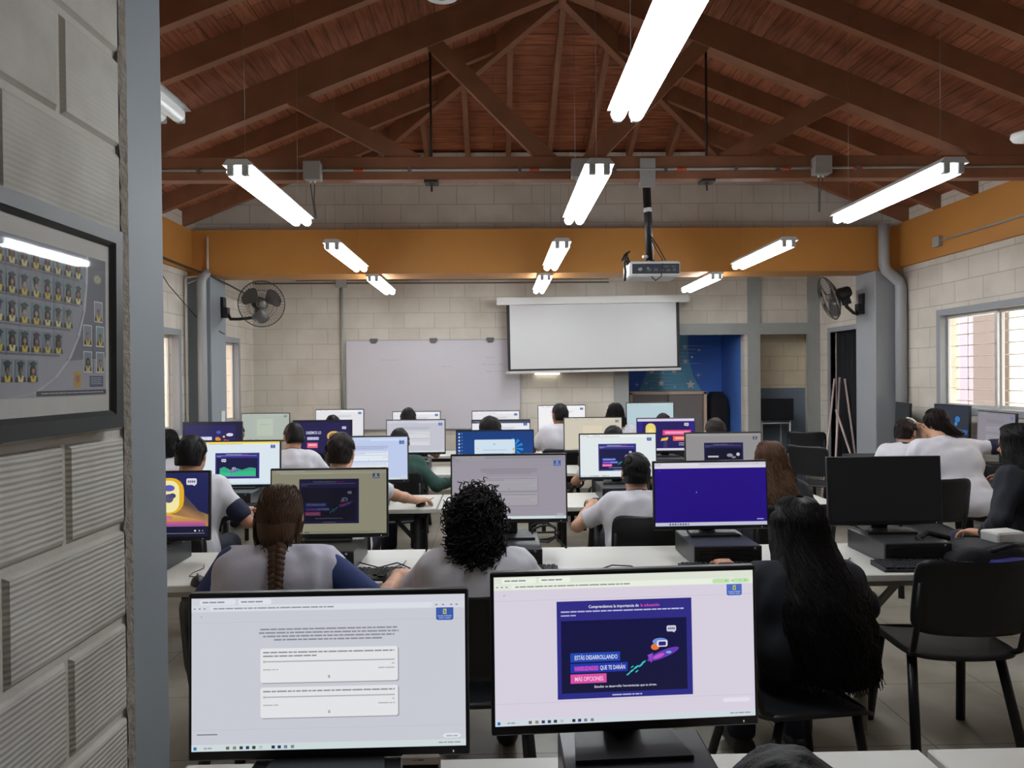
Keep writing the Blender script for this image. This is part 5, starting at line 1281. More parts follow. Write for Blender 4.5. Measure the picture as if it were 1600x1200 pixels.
# ================================================================== people
def smin(a, b, k):
    h = np.clip(.5 + .5 * (b - a) / k, 0, 1); return b * (1 - h) + a * h - k * h * (1 - h)
class Field:
    def __init__(s, lo, hi, h):
        s.lo = np.array(lo, float); s.h = h; s.n = np.ceil((np.array(hi, float) - s.lo) / h).astype(int) + 1
        s.F = np.full(tuple(s.n), 1.0, np.float32)
    def win(s, lo, hi):
        a = np.clip(np.floor((np.array(lo) - s.lo) / s.h).astype(int), 0, s.n); b = np.clip(np.ceil((np.array(hi) - s.lo) / s.h).astype(int) + 1, 0, s.n)
        if (b <= a).any(): return None, None
        g = np.meshgrid(*[s.lo[i] + s.h * np.arange(a[i], b[i]) for i in range(3)], indexing='ij')
        return tuple(slice(a[i], b[i]) for i in range(3)), np.stack(g, -1).astype(np.float32)
    def cap(s, a, b, ra, rb=None, k=.03):
        rb = ra if rb is None else rb; a = np.array(a, float); b = np.array(b, float); m_ = max(ra, rb) + k + 2 * s.h
        w, p = s.win(np.minimum(a, b) - m_, np.maximum(a, b) + m_)
        if w is None: return s
        ab = b - a; L = float(ab @ ab) + 1e-9; t = np.clip(((p - a) @ ab) / L, 0, 1)
        d = np.linalg.norm(p - a - t[..., None] * ab, axis=-1) - (ra + (rb - ra) * t)
        s.F[w] = smin(s.F[w], d, k); return s
    def ell(s, c, r, R=None, k=.02):
        c = np.array(c, float); r = np.array(r, float); m_ = r.max() + k + 2 * s.h
        w, p = s.win(c - m_, c + m_)
        if w is None: return s
        q = p - c
        if R is not None: q = q @ np.array(R)        # to local
        l = np.linalg.norm(q / r, axis=-1); g = np.linalg.norm(q / (r * r), axis=-1) + 1e-6
        d = l * (l - 1) / g
        s.F[w] = smin(s.F[w], d, k); return s
    def grid(s):
        g = np.meshgrid(*[s.lo[i] + s.h * np.arange(s.n[i]) for i in range(3)], indexing='ij'); return np.stack(g, -1).astype(np.float32)
    def mesh(s):
        F = s.F; n = F.shape; ins = F < 0
        c = np.zeros(tuple(x - 1 for x in n), np.int8)
        cor = [(i, j, k) for i in (0, 1) for j in (0, 1) for k in (0, 1)]
        for i, j, k in cor: c += ins[i:n[0] - 1 + i, j:n[1] - 1 + j, k:n[2] - 1 + k]
        act = np.argwhere((c > 0) & (c < 8))
        if len(act) == 0: return np.zeros((0, 3)), []
        vid = -np.ones(c.shape, np.int64); vid[tuple(act.T)] = np.arange(len(act))
        acc = np.zeros((len(act), 3)); cnt = np.zeros(len(act))
        val = {q: F[act[:, 0] + q[0], act[:, 1] + q[1], act[:, 2] + q[2]] for q in cor}
        for q in cor:
            for ax in range(3):
                if q[ax] == 0:
                    r = list(q); r[ax] = 1; r = tuple(r); a, b = val[q], val[r]; m_ = (a < 0) != (b < 0)
                    t = np.where(m_, a / np.where(m_, a - b, 1), 0); pt = np.tile(np.array(q, float), (len(act), 1)); pt[:, ax] += t
                    acc += pt * m_[:, None]; cnt += m_
        V = s.lo + s.h * (act + acc / cnt[:, None]); faces = []
        for ax in range(3):
            sl0 = [slice(None)] * 3; sl1 = [slice(None)] * 3; sl0[ax] = slice(0, n[ax] - 1); sl1[ax] = slice(1, n[ax])
            e = np.argwhere(ins[tuple(sl0)] != ins[tuple(sl1)]); o1, o2 = [a for a in range(3) if a != ax]
            m_ = (e[:, o1] > 0) & (e[:, o1] < n[o1] - 1) & (e[:, o2] > 0) & (e[:, o2] < n[o2] - 1); e = e[m_]
            if len(e) == 0: continue
            def at(d1, d2):
                x = e.copy(); x[:, o1] -= d1; x[:, o2] -= d2; return vid[tuple(x.T)]
            q = np.stack([at(0, 0), at(1, 0), at(1, 1), at(0, 1)], 1)
            flip = ins[tuple(e.T)]
            if ax == 1: flip = ~flip
            q[~flip] = q[~flip][:, ::-1]; q = q[(q >= 0).all(1)]
            q = q[:, ::-1]
            faces += q.tolist()
        return V, faces
_ph = np.random.RandomState(5)
_KS = [(_ph.randn(3), _ph.rand() * 6.28) for _ in range(14)]
def wob(p, f, seed=0):
    o = np.zeros(p.shape[:-1], np.float32)
    for i in range(5):
        k, ph = _KS[(i + seed) % 14]; o += np.sin(p @ (k * f).astype(np.float32) + ph + seed)
    return o / 5
def rotm(ax, a):
    return np.array(Matrix.Rotation(a, 3, ax))
def ik(Sh, Wr, L1, L2, pole):
    Sh = np.array(Sh); Wr = np.array(Wr); d = Wr - Sh; L = np.linalg.norm(d); Lm = (L1 + L2) * .995
    if L > Lm: Wr = Sh + d / L * Lm; d = Wr - Sh; L = Lm
    L = max(L, abs(L1 - L2) + .01)
    a = (L1 * L1 - L2 * L2 + L * L) / (2 * L); hh = math.sqrt(max(0, L1 * L1 - a * a)); u = d / np.linalg.norm(d)
    pole = np.array(pole, float); pole = pole - u * (pole @ u); pole /= np.linalg.norm(pole) + 1e-9
    return Sh + u * a + pole * hh, Wr

SKINS = {'tan': mat('skin_tan', (186, 134, 104), .5, noise=.06, nscale=14), 'light': mat('skin_light', (206, 158, 130), .5, noise=.06, nscale=14), 'brown': mat('skin_brown', (140, 96, 72), .5, noise=.06, nscale=14)}
SHIRT = {'white': mat('shirt_white', (214, 212, 218), .8, noise=.05, nscale=6, bump=.35, bscale=14), 'grey': mat('shirt_pale_grey', (196, 193, 206), .8, noise=.05, nscale=6, bump=.35, bscale=14), 'green': mat('jumper_green', (42, 74, 66), .85, noise=.15, nscale=8, bump=.35, bscale=18), 'dark': mat('clothes_dark', (26, 28, 38), .85, noise=.15, bump=.3, bscale=18)}
NAVY = mat('navy_trim', (30, 34, 62), .8, noise=.1, bump=.2, bscale=40)
TROU = mat('trousers_navy', (28, 32, 48), .85, noise=.15, bump=.25, bscale=30)
SHOE = mat('shoe_black', (22, 22, 24), .5)
EYE = mat('eye_dark', (40, 28, 24), .2)
def hairmat(name, c): return mat(name, c, .55, spec=.22, noise=.3, nscale=16, bump=.25, bscale=60, streak=(3, 3, .35))
HAIR = {'black': hairmat('hair_black', (17, 14, 14)), 'brown': hairmat('hair_brown', (76, 54, 40)), 'wavy': hairmat('hair_wavy_brown', (88, 60, 43)), 'dark': hairmat('hair_dark_brown', (36, 26, 23))}

def hand_prims(f, W, d, side_s, up, curl, sc=.95):
    """palm, four bent fingers and thumb: W wrist, d pointing direction, up = back of the hand"""
    d = np.array(d, float); d /= np.linalg.norm(d); up = np.array(up, float); up = up - d * (up @ d); up /= np.linalg.norm(up); sd = np.cross(d, up) * side_s   # towards the little finger
    W = np.array(W)
    K = []
    for i, (o, l) in enumerate(((-.030, .090), (-.010, .095), (.010, .090), (.029, .080))):
        k = W + (d * l + sd * o) * sc + up * .004; K.append(k); f.cap(W + sd * o * .5 * sc, k, .015 * sc, .0115 * sc, .014)
    for i, k in enumerate(K):
        L = (.040, .045, .042, .033)[i] * sc; p = k; ang = curl * .6
        sp = sd * (-.16, -.04, .07, .2)[i]
        for j in range(3):
            dd = d * math.cos(ang) - up * math.sin(ang) + sp * (1 if j == 0 else .6); dd /= np.linalg.norm(dd); q = p + dd * L * (1, .72, .55)[j]
            f.cap(p, q, (.0088, .0080, .0074)[j] * sc, (.0080, .0074, .0062)[j] * sc, .004); p = q; ang += curl * (.9, .6, .4)[j]
    b = W + (d * .022 - sd * .022 - up * .004) * sc; m1 = b + (d * .034 - sd * .028 - up * .012) * sc; m2 = m1 + (d * .032 - sd * .006 - up * .010) * sc; m3 = m2 + (d * .022 + sd * .004 - up * .006) * sc
    f.cap(b, m1, .014 * sc, .0105 * sc, .012); f.cap(m1, m2, .010 * sc, .009 * sc, .004); f.cap(m2, m3, .009 * sc, .007 * sc, .004)

def loft_hair(prof, hc, th_list, n=40, seed=1, amp=.012):
    """hair shell hanging behind and beside the head. prof: (z, half width, back depth, centre x, centre y)"""
    rings_o = []; rings_i = []
    rr = np.random.RandomState(seed)
    for (z, hw, bk, cx, cy), th in zip(prof, th_list):
        a = np.linspace(-th, th, n); w = 1 + amp / max(hw, .03) * (np.sin(a * 6 + z * 25 + seed) * .5 + np.sin(a * 13 + z * 40) * .3 + rr.randn(n) * .12)
        rings_o.append(np.stack([cx + hw * np.sin(a) * w, cy - bk * np.cos(a) * w, np.full(n, z)], 1)); rings_i.append(np.stack([cx + hw * .72 * np.sin(a), cy - bk * .72 * np.cos(a), np.full(n, z)], 1))
    vs = []; fs = []; m_ = 2 * n
    for o, i in zip(rings_o, rings_i): vs += o.tolist() + i[::-1].tolist()
    R = len(prof)
    for r in range(R - 1):
        for k in range(m_): fs.append((r * m_ + k, r * m_ + (k + 1) % m_, (r + 1) * m_ + (k + 1) % m_, (r + 1) * m_ + k))
    fs.append(tuple(range(m_))[::-1]); fs.append(tuple((R - 1) * m_ + k for k in range(m_)))
    return vs, fs, np.array(rings_o)
def strand_tubes(q, ro, count, seed, wave, r=.0022, out=.006, freq=9.0, tail=.05):
    rr = np.random.RandomState(seed); R, n, _ = ro.shape
    for s_ in range(count):
        u = rr.uniform(0, n - 1.001); i = int(u); fr_ = u - i; base = ro[:, i] * (1 - fr_) + ro[:, i + 1] * fr_
        s0 = 0 if rr.rand() < .5 else rr.uniform(0, .6); s1 = rr.uniform(.75, 1.0); m_ = 26
        t = np.linspace(s0, s1, m_) * (R - 1); ti = np.minimum(t.astype(int), R - 2); tf = (t - ti)[:, None]
        p = base[ti] * (1 - tf) + base[ti + 1] * tf; c = ro.mean(1)[ti] ; nrm = p - c; nrm[:, 2] = 0; nrm /= np.linalg.norm(nrm, axis=1)[:, None] + 1e-6
        tg = np.stack([-nrm[:, 1], nrm[:, 0], np.zeros(m_)], 1); ph = rr.uniform(0, 6.28); fq = freq * rr.uniform(.7, 1.3); g = np.clip(np.linspace(0, 1.6, m_), 0, 1)
        zz = (p[:, 2] - p[0, 2]) * fq * 6
        p = p + nrm * (out * rr.uniform(.2, 1.3) + wave * g * np.sin(zz + ph))[:, None] + tg * (wave * 1.3 * g * np.cos(zz + ph))[:, None]
        if s1 > .93: p[-1] += np.array([rr.randn() * .01, rr.randn() * .01, -rr.rand() * tail])
        q.tube(p.tolist(), [r * (1 if k < m_ - 4 else .5) for k in range(m_)], 3, cap=False)

def person(X, Y, top, label, hair='short', hcol='black', skin='tan', shirt='white', trim=True, lean=.06, slx=0.0, rz=0.0, turn=0.0, nod=.15, tilt=0.0, hr=None, hl=None, res=.012, w=1.0, navy_sleeve=False, long_sleeve=False, hairp=None, hdir_r=(0, 1, -.05), hdir_l=(0, 1, -.05), hup=(0, 0, 1), pole_r=(.7, -.5, -.6), pole_l=(-.7, -.5, -.6), curl=.5, cap_h=1.0, chairlab=None, chaird=0.0, headw=1.0, cuffs=False, strands=True, chrz=None):
    root_loc = (X, Y, 0); hz = .012
    st = (top - hz - .272 - .56) / .385
    def Z(z): return .56 + (z - .56) * st if z > .56 else z
    pelvis = np.array([0, 0, .56]); 
    def sp(z, off=0.0):
        t = max(0, (Z(z) - .56) / (Z(.945) - .56)); return np.array([slx * t, .01 + lean * t + off, Z(z)])
    nb = sp(.945); nt = np.array([slx * 1.08, .03 + lean * 1.15, top - hz - .182]); hc = np.array([slx * 1.18, .045 + lean * 1.3, Z(1.112)]); hc[2] = top - hz - .103
    Rh = rotm('Z', turn) @ rotm('X', -nod) @ rotm('Y', tilt)
    def hp(v): return hc + Rh @ np.array(v, float)
    sw = .150 * w
    SR = nb + np.array([sw, 0, -.012]); SL = nb + np.array([-sw, 0, -.012])
    if hr is None: hr = (.17, .36, .775)
    if hl is None: hl = (-.17, .36, .775)
    ER, WR_ = ik(SR, hr, .265, .235, pole_r); EL, WL_ = ik(SL, hl, .265, .235, pole_l)
    legs = []
    for s_ in (-1, 1): legs.append((np.array([s_ * .085, 0, .55]), np.array([s_ * .11, .40, .535]), np.array([s_ * .115, .38, .10]), np.array([s_ * .12, .50, .035])))
    lo = np.minimum.reduce([nb, hc, ER, EL, WR_, WL_, [-.24, -.2, 0]]) - .19; hi = np.maximum.reduce([nb, hc, ER, EL, WR_, WL_, [.24, .55, 0]]) + .19; hi[2] = max(top + .06, hr[2] + .2, hl[2] + .2); lo[2] = -.02
    # ---- body: one continuous skin
    f = Field(lo, hi, res)
    def torso(f, g, k=.07):
        f.cap(pelvis + [-.08 * w, 0, .02], pelvis + [.08 * w, 0, .02], .100 + g, k=k); c = sp(.68); f.cap(c + [-.065 * w, 0, 0], c + [.065 * w, 0, 0], .090 + g, k=k)
        c = sp(.82); f.cap(c + [-.085 * w, 0, 0], c + [.085 * w, 0, 0], .097 + g, k=k); c = sp(.90, -.005); f.cap(c + [-.105 * w, 0, 0], c + [.105 * w, 0, 0], .075 + g, k=k); c = nb + [0, 0, -.012]; f.cap(c + [-sw * .86, 0, 0], c + [sw * .86, 0, 0], .048 + g, k=.05)
        f.cap(nb, nt, .062 + g * .6, .046 + g * .5, .05) if g < .005 else f.cap(nb, nb * .55 + nt * .45, .062 + g, .050 + g, .05)
    torso(f, -.006)
    f.cap(nb, nt, .056, .047, .03); f.cap(nt, hp((0, -.015, -.05)), .048, .05, .03)
    hw = headw
    f.ell(hp((0, -.008, .012)), (.072 * hw, .090, .092), Rh, .02); f.ell(hp((0, .03, -.045)), (.056 * hw, .058, .062), Rh, .03); f.cap(hp((0, .082, -.01)), hp((0, .098, -.03)), .008, .012, .012); f.cap(hp((-.022, .078, -.052)), hp((.022, .078, -.052)), .008, k=.012); f.ell(hp((0, .07, -.088)), (.024, .02, .018), Rh, .02)
    f.cap(hp((-.035, .074, .018)), hp((.035, .074, .018)), .010, k=.02)
    for s_ in (-1, 1): f.ell(hp((s_ * .076 * hw, -.005, -.012)), (.010, .02, .031), Rh @ rotm('Z', s_ * .35), .008)
    for Sh, E, Wr in ((SR, ER, WR_), (SL, EL, WL_)): f.cap(Sh, E, .044, .035, .03); f.cap(E, E * .5 + Wr * .5, .035, .030, .02)
    for a, kn, an, toe in legs: f.cap(a, kn, .078, .056, .03); f.cap(kn, an, .052, .036, .02); f.cap(an, toe, .03, .026, .02)
    V, Fc = f.mesh(); vs = V.tolist(); fs = list(Fc)
    fine = .0042 if res <= .010 else .006
    for Sh, E, Wr, dd, s_ in ((SR, ER, WR_, hdir_r, 1), (SL, EL, WL_, hdir_l, -1)):
        dd = np.array(dd, float); dd /= np.linalg.norm(dd); a = E * .75 + Wr * .25
        l2 = np.minimum(np.minimum(E, Wr), Wr + dd * .2) - .08; h2 = np.maximum(np.maximum(E, Wr), Wr + dd * .2) + .08
        f2 = Field(l2, h2, fine); f2.cap(E, E * .55 + Wr * .45, .0345, .0335, .01); f2.cap(E * .55 + Wr * .45, Wr, .0335, .0225, .012); f2.cap(Wr, Wr + dd * .02, .022, .02, .012); hand_prims(f2, Wr, dd, s_, hup, curl)
        V2, F2 = f2.mesh(); o = len(vs); vs += V2.tolist(); fs += [[i + o for i in q] for q in F2]
    body = link_mesh('student', vs, fs, SKINS[skin], None, sm=True, fix=False); body.location = root_loc; body.rotation_euler.z = rz; tag(body, label, 'person', 'students at the computers')
    # eyes
    q = MB()
    for s_ in (-1, 1):
        c = hp((s_ * .030, .080, .002)); q.lathe([(0, -.006), (.008, -.004), (.011, 0), (.008, .004), (0, .006)], 10, Matrix.Translation(Vector(c)))
    build('eyes', q, EYE, body)
    # ---- shirt
    g = .016; f = Field(lo, hi, res); torso(f, g)
    sl = 1.0 if long_sleeve else .72
    for Sh, E, Wr in ((SR, ER, WR_), (SL, EL, WL_)):
        e = Sh + (E - Sh) * sl; f.cap(Sh, e, .058, .054 if not long_sleeve else .052, .045)
        if long_sleeve: f.cap(E, Wr - (Wr - E) * .06, .050, .038, .03)
    p = f.grid(); f.F += .004 * wob(p, 26, int(abs(X) * 10) % 9) + .008 * wob(p * np.array([1, 1, .5], np.float32), 48, 3) * (f.F < .05)
    f.F = np.maximum(f.F, .50 - p[..., 2])          # hem
    ax = (nt - nb) / np.linalg.norm(nt - nb); f.F = np.maximum(f.F, ((p - (nb + ax * .062)) @ ax.astype(np.float32)))   # neckline
    if not long_sleeve:
        for Sh, E in ((SR, ER), (SL, EL)):
            u = (E - Sh) / np.linalg.norm(E - Sh); dpl = (p - (Sh + (E - Sh) * .74)) @ u.astype(np.float32); near = np.linalg.norm(p - (Sh + (E - Sh) * .85), axis=-1) < .12; lat = np.abs(p[..., 0] - sp(.82)[0]) > .10
            f.F = np.where(near & lat, np.maximum(f.F, dpl), f.F)
    V, Fc = f.mesh(); build_np('shirt', V, Fc, SHIRT[shirt], body)
    if trim:
        q = MB(); u = Vector(ax); c = Vector(nb + ax * .055); t1 = u.orthogonal().normalized(); t2 = u.cross(t1); q.tube([c + t1 * .066 * math.cos(2 * PI * k / 20) + t2 * .066 * math.sin(2 * PI * k / 20) for k in range(20)], .012, 8, closed=True, sq=.7); build('collar', q, NAVY, body)
    if cuffs or navy_sleeve:
        for Sh, E in ((SR, ER), (SL, EL)):
            f = Field(np.minimum(Sh, E) - .12, np.maximum(Sh, E) + .12, res * .8)
            if navy_sleeve: f.cap(Sh + (E - Sh) * -.05, Sh + (E - Sh) * .76, .068, .059, .01)
            else: f.cap(Sh + (E - Sh) * .58, Sh + (E - Sh) * .76, .060, .058, .01)
            V, Fc = f.mesh(); build_np('sleeve' if navy_sleeve else 'cuff', V, Fc, mat('navy_sleeve', (38, 54, 104), .8, noise=.1, bump=.3, bscale=20) if navy_sleeve else NAVY, body)
    # ---- trousers and shoes
    f = Field([-.32, -.2, 0.02], [.32, .62, .75], max(res, .012)); f.cap(pelvis + [-.08 * w, 0, .02], pelvis + [.08 * w, 0, .02], .108, k=.05)
    for a, kn, an, toe in legs: f.cap(a, kn, .088, .068, .04); f.cap(kn, an + [0, 0, .0], .066, .055, .03)
    p = f.grid(); f.F += .004 * wob(p, 30, 2); f.F = np.maximum(f.F, .09 - p[..., 2]); V, Fc = f.mesh(); build_np('trousers', V, Fc, TROU, body)
    for a, kn, an, toe in legs:
        f = Field(an - .12, toe + .1, .011); f.cap([an[0], an[1] - .03, .055], [toe[0], toe[1] + .02, .04], .046, .036, .02); p = f.grid(); f.F = np.maximum(f.F, .004 - p[..., 2]); V, Fc = f.mesh(); build_np('shoe', V, Fc, SHOE, body)
    # ---- hair
    hm = HAIR[hcol]; hres = .006 if res <= .010 else .009
    def cap_field(rx, ry, rz_, up=.014, face=True, nape=-.07, amp=.004, fq=60, streak=None, back=0.0):
        f = Field(hc - .19, hc + .19, hres); f.ell(hp((0, -.012 - back, up)), (rx * hw, ry, rz_), Rh, .005)
        f.ell(hp((0, -.045 - back, -.045)), (rx * .86 * hw, ry * .60, .07), Rh, .03)
        p = f.grid(); q_ = (p - hc.astype(np.float32)) @ Rh.astype(np.float32)      # head local
        f.F += amp * wob(q_ * np.array(streak or (1, 1, 1), np.float32), fq, int(abs(X * 7 + Y)) % 9)
        if face: f.F = np.maximum(f.F, -np.maximum(np.maximum(.035 - q_[..., 1], q_[..., 2] - .055), -1)); f.F = np.maximum(f.F, -np.maximum(-.020 - q_[..., 1], q_[..., 2] - .014))
        f.F = np.maximum(f.F, nape - q_[..., 2] - .25 * np.maximum(0, q_[..., 1] + .02)); return f
    ho = None
    if hair == 'short':
        f = cap_field(.080, .100, .101 * cap_h, nape=-.066, amp=.0055, fq=95, streak=(1, 1, .6)); V, Fc = f.mesh(); vs, fs = V.tolist(), list(Fc)
        ho = link_mesh('hair', vs, fs, hm, body, sm=True, fix=False)
        if res <= .010 and strands:
            q = MB(); rr = np.random.RandomState(int(X * 100) % 97)
            for _ in range(420):
                u = rr.randn(3); u /= np.linalg.norm(u)
                if u[2] < -.45 or (u[1] > .25 and u[2] < .55): continue
                b = hp(u * np.array([.078, .098, .098]) + [0, -.012, .014]); dn = Rh @ np.array([rr.randn() * .4, rr.randn() * .3 - .1, -1.0]); dn -= (Rh @ u) * (dn @ (Rh @ u)) * .85; dn /= np.linalg.norm(dn); ou = Rh @ u
                q.tube([b, b + dn * .018 + ou * .004, b + dn * .036 + ou * .003], [.0022, .002, .0006], 3, cap=False)
            build('hair_strands', q, hm, ho)
    elif hair == 'curly':
        f = cap_field(.088, .108, .108, up=.004, nape=-.19, amp=.010, fq=60, back=.008)
        f.ell(hp((0, -.085, -.10)), (.090, .055, .088), Rh, .03); V, Fc = f.mesh(); ho = link_mesh('hair', V.tolist(), list(Fc), hm, body, sm=True, fix=False)
        q = MB(); rr = np.random.RandomState(3)
        for _ in range(1500):
            u = rr.randn(3); u /= np.linalg.norm(u)
            if u[1] > .25 and u[2] < .5: continue
            sc_ = np.array([.084, .100, .100]); c0 = np.array([0, -.022, .004])
            if u[2] < -.45: sc_ = np.array([.088, .12, .175])
            b = hp(u * sc_ + c0); ou = Rh @ u; dn = np.array([rr.randn() * .5, rr.randn() * .5, -1.0 + rr.randn() * .5]) + ou * .5; dn /= np.linalg.norm(dn); s1 = np.cross(dn, ou); s1 /= np.linalg.norm(s1) + 1e-6; s2 = np.cross(dn, s1)
            L = rr.uniform(.035, .075); ra = rr.uniform(.006, .011); ph = rr.uniform(0, 6.3); tn = rr.uniform(1.4, 2.6) * 6.28; m_ = 13
            pts = [b + dn * (L * k / m_) + ou * (.010 * math.sin(k / m_ * PI)) + (s1 * math.cos(ph + tn * k / m_) + s2 * math.sin(ph + tn * k / m_)) * ra for k in range(m_)]
            q.tube(pts, [.0026] * (m_ - 2) + [.0018, .0008], 3, cap=False)
        for _ in range(650):
            u = rr.randn(3); u /= np.linalg.norm(u)
            if u[1] > .3 or u[2] > .5: continue
            b = hp(u * np.array([.088, .056, .086]) + np.array([0, -.085, -.10])); ou = Rh @ u; dn = np.array([rr.randn() * .4, rr.randn() * .4, -1.0]) + ou * .4; dn /= np.linalg.norm(dn); s1 = np.cross(dn, ou); s1 /= np.linalg.norm(s1) + 1e-6; s2 = np.cross(dn, s1)
            L = rr.uniform(.03, .06); ra = rr.uniform(.006, .010); ph = rr.uniform(0, 6.3); tn = rr.uniform(1.4, 2.4) * 6.28; m_ = 12
            q.tube([b + dn * (L * k / m_) + ou * .006 + (s1 * math.cos(ph + tn * k / m_) + s2 * math.sin(ph + tn * k / m_)) * ra for k in range(m_)], [.0026] * (m_ - 2) + [.0018, .0008], 3, cap=False)
        build('hair_curls', q, hm, ho)
    elif hair == 'braid':
        f = cap_field(.080, .102, .106, nape=-.088, amp=.003, fq=45, streak=(1, 1, .3), back=.004); f.ell(hp((0, -.062, -.07)), (.056, .05, .07), Rh, .03); V, Fc = f.mesh(); ho = link_mesh('hair', V.tolist(), list(Fc), hm, body, sm=True, fix=False)
        rr = np.random.RandomState(8); q = MB(); root = np.array([.015, -.088, -.108])
        for _ in range(900):
            a = rr.uniform(-2.5, 2.5); zz = rr.uniform(-.065, .098); r_ = math.sqrt(max(.02, 1 - ((zz - .012) / .104) ** 2)); s0 = np.array([.080 * r_ * math.sin(a), -.012 - .102 * r_ * math.cos(a), zz + .012])
            e0 = root + [rr.randn() * .016, rr.randn() * .01, rr.randn() * .012]; m_ = 9; pts = []
            for k in range(m_):
                t = k / (m_ - 1); v = s0 * (1 - t) + e0 * t; c = np.array([0, -.014, .0]); dv = (v - c) / np.array([.082, .104, .108]); n_ = np.linalg.norm(dv)
                if n_ < 1: v = c + (v - c) / n_
                pts.append(hp(v * (1.015 + .02 * rr.rand()) ))
            q.tube(pts, .0019, 3, cap=False)
        for _ in range(160):       # loose strands at the sides of the neck
            s_ = -1 if rr.rand() < .65 else 1; s0 = np.array([s_ * rr.uniform(.066, .082), -.03 + rr.randn() * .02, rr.uniform(-.03, .02)]); pts = [hp(s0 + np.array([s_ * .004 * math.sin(k * .9 + s_), rr.randn() * .002, -.016 * k])) for k in range(rr.randint(5, 9))]; q.tube(pts, .0016, 3, cap=False)
        build('hair_strands', q, hm, ho)
        q = MB(); b0 = hp(root + [0, -.004, .006]); NB_ = 64; L = .215
        cdir = np.array([.10, -.10, -1.0]); cdir /= np.linalg.norm(cdir); bs1 = np.array([1, 0, .1]); bs1 /= np.linalg.norm(bs1); bs2 = np.cross(cdir, bs1)
        for j in range(3):
            pts = []; rad = []
            for k in range(NB_):
                t = k / NB_; ph = 2 * PI * (t * 4.2 + j / 3); tp = 1 - .35 * t; pts.append(b0 + np.array([.03 * t, -.10 * min(1, 1.5 * t), -L * t]) + bs1 * .019 * tp * math.sin(ph) + bs2 * .010 * tp * math.sin(2 * ph)); rad.append(.0165 * tp)
            q.tube(pts, rad, 8)
        e = b0 + np.array([.03, -.10, -L]); cdir = np.array([.1, 0, -1.0]); q.tube([e, e + cdir * .02], .011, 8); q.tube([e + cdir * .02, e + cdir * .05, e + cdir * .09], [.013, .012, .003], 8)
        build('braid', q, hm, ho)
    elif hair in ('long', 'bob'):
        hp_ = hairp or {}
        L = hp_.get('len', .35); wid = hp_.get('w', .13); dx = hp_.get('dx', 0.0); thk = hp_.get('back', .13); wv = hp_.get('wave', .006); cnt = hp_.get('n', 500); tp = hc[2] + .115
        zs = [0, .012, .035, .07, .11, .16] + [.16 + (L - .16) * t for t in (.2, .4, .6, .8, .93, 1.0)]
        prof = []; th = []
        for i, dz in enumerate(zs):
            t = min(1, dz / .11); hw_ = .020 + (.082 - .02) * math.sqrt(max(0, 1 - (1 - t) ** 2)); bk = .025 + (.112 - .025) * math.sqrt(max(0, 1 - (1 - t) ** 2))
            s_ = max(0, (dz - .11) / max(.01, L - .11)); e_ = min(1, s_ * 1.6); hw_ = hw_ + (wid - .082) * e_; bk = bk + (thk - .112) * e_
            if s_ > .9: hw_ *= .86 if s_ > .98 else .95
            ly = 0 if dz < .15 else -min(1, (dz - .15) / .2) * (lean * .62 + hp_.get('ly', .05) if L > .2 else 0)
            prof.append((tp - dz, hw_, bk, hc[0] + dx * s_ - (slx * .8 * min(1, s_ * 1.2)), hc[1] - .008 + ly)); th.append(3.0 if dz < .05 else 2.05 if dz < .12 else 1.85)
        vs, fs, ro = loft_hair(prof, hc, th, 44, int(abs(X) * 13) % 50, .006 + wv * .5)
        ho = link_mesh('hair', vs, fs, hm, body, sm=True); q = MB(); strand_tubes(q, ro, cnt, int(abs(X) * 17) % 50, wv, .0026, .005, hp_.get('freq', 9), .03); build('hair_strands', q, hm, ho)
    if chairlab: chair(X - (.07 if chrz is not None else 0), Y + chaird, rz if chrz is None else chrz, chairlab)
    return body
def build_np(name, V, Fc, m, parent): return link_mesh(name, V.tolist(), Fc, m, parent, sm=True, fix=False)
def hx(px, d): return P(px, 700, d).x
def htop(px, py, d): return P(px, py, d).z

# second row of desks (people sit nearer than their screens)
d = 2.70
Xb = hx(437, d + .1)
person(Xb, d, htop(437, 757, d + .1), 'person with a brown braid and grey shirt, hand on a mouse', 'braid', 'brown', 'light', 'grey', True, .05, 0, 0, 0, .12, 0, (-.44 - Xb + .04, 3.0 - d - .055, TZ + .045), (-.20, .33, TZ + .03), .009, 1.12, navy_sleeve=True, hdir_r=(.35, .9, -.12), curl=.5, chairlab='black chair of the braided student behind the front survey monitor')
Xc = hx(742, d + .1)
person(Xc, d, htop(742, 762, d + .1), 'person with a big mop of curly black hair and white shirt', 'curly', 'black', 'tan', 'white', False, .06, res=.009, w=1.02, nod=.2, chairlab='black chair of the curly haired student between the two front monitors')
d = 2.56
person(hx(1262, d), d, htop(1252, 778, d + .05), 'person in dark clothes with very long black wavy hair down the back', 'long', 'black', 'tan', 'dark', False, .03, res=.009, w=.98, long_sleeve=True, hairp=dict(len=.60, w=.165, back=.15, wave=.008, n=1500, dx=.055, freq=8, ly=.09), chairlab='black chair turned sideways under the student with very long black hair', chrz=-1.45)
# front row, only the crown in view
person(hx(1252, .80), .74, 1.106, 'crown of a dark haired person at the bottom edge of the photo', 'short', 'black', 'tan', 'dark', False, .04, res=.010, headw=1.05, strands=False, chairlab='chair of the student at the bottom edge')
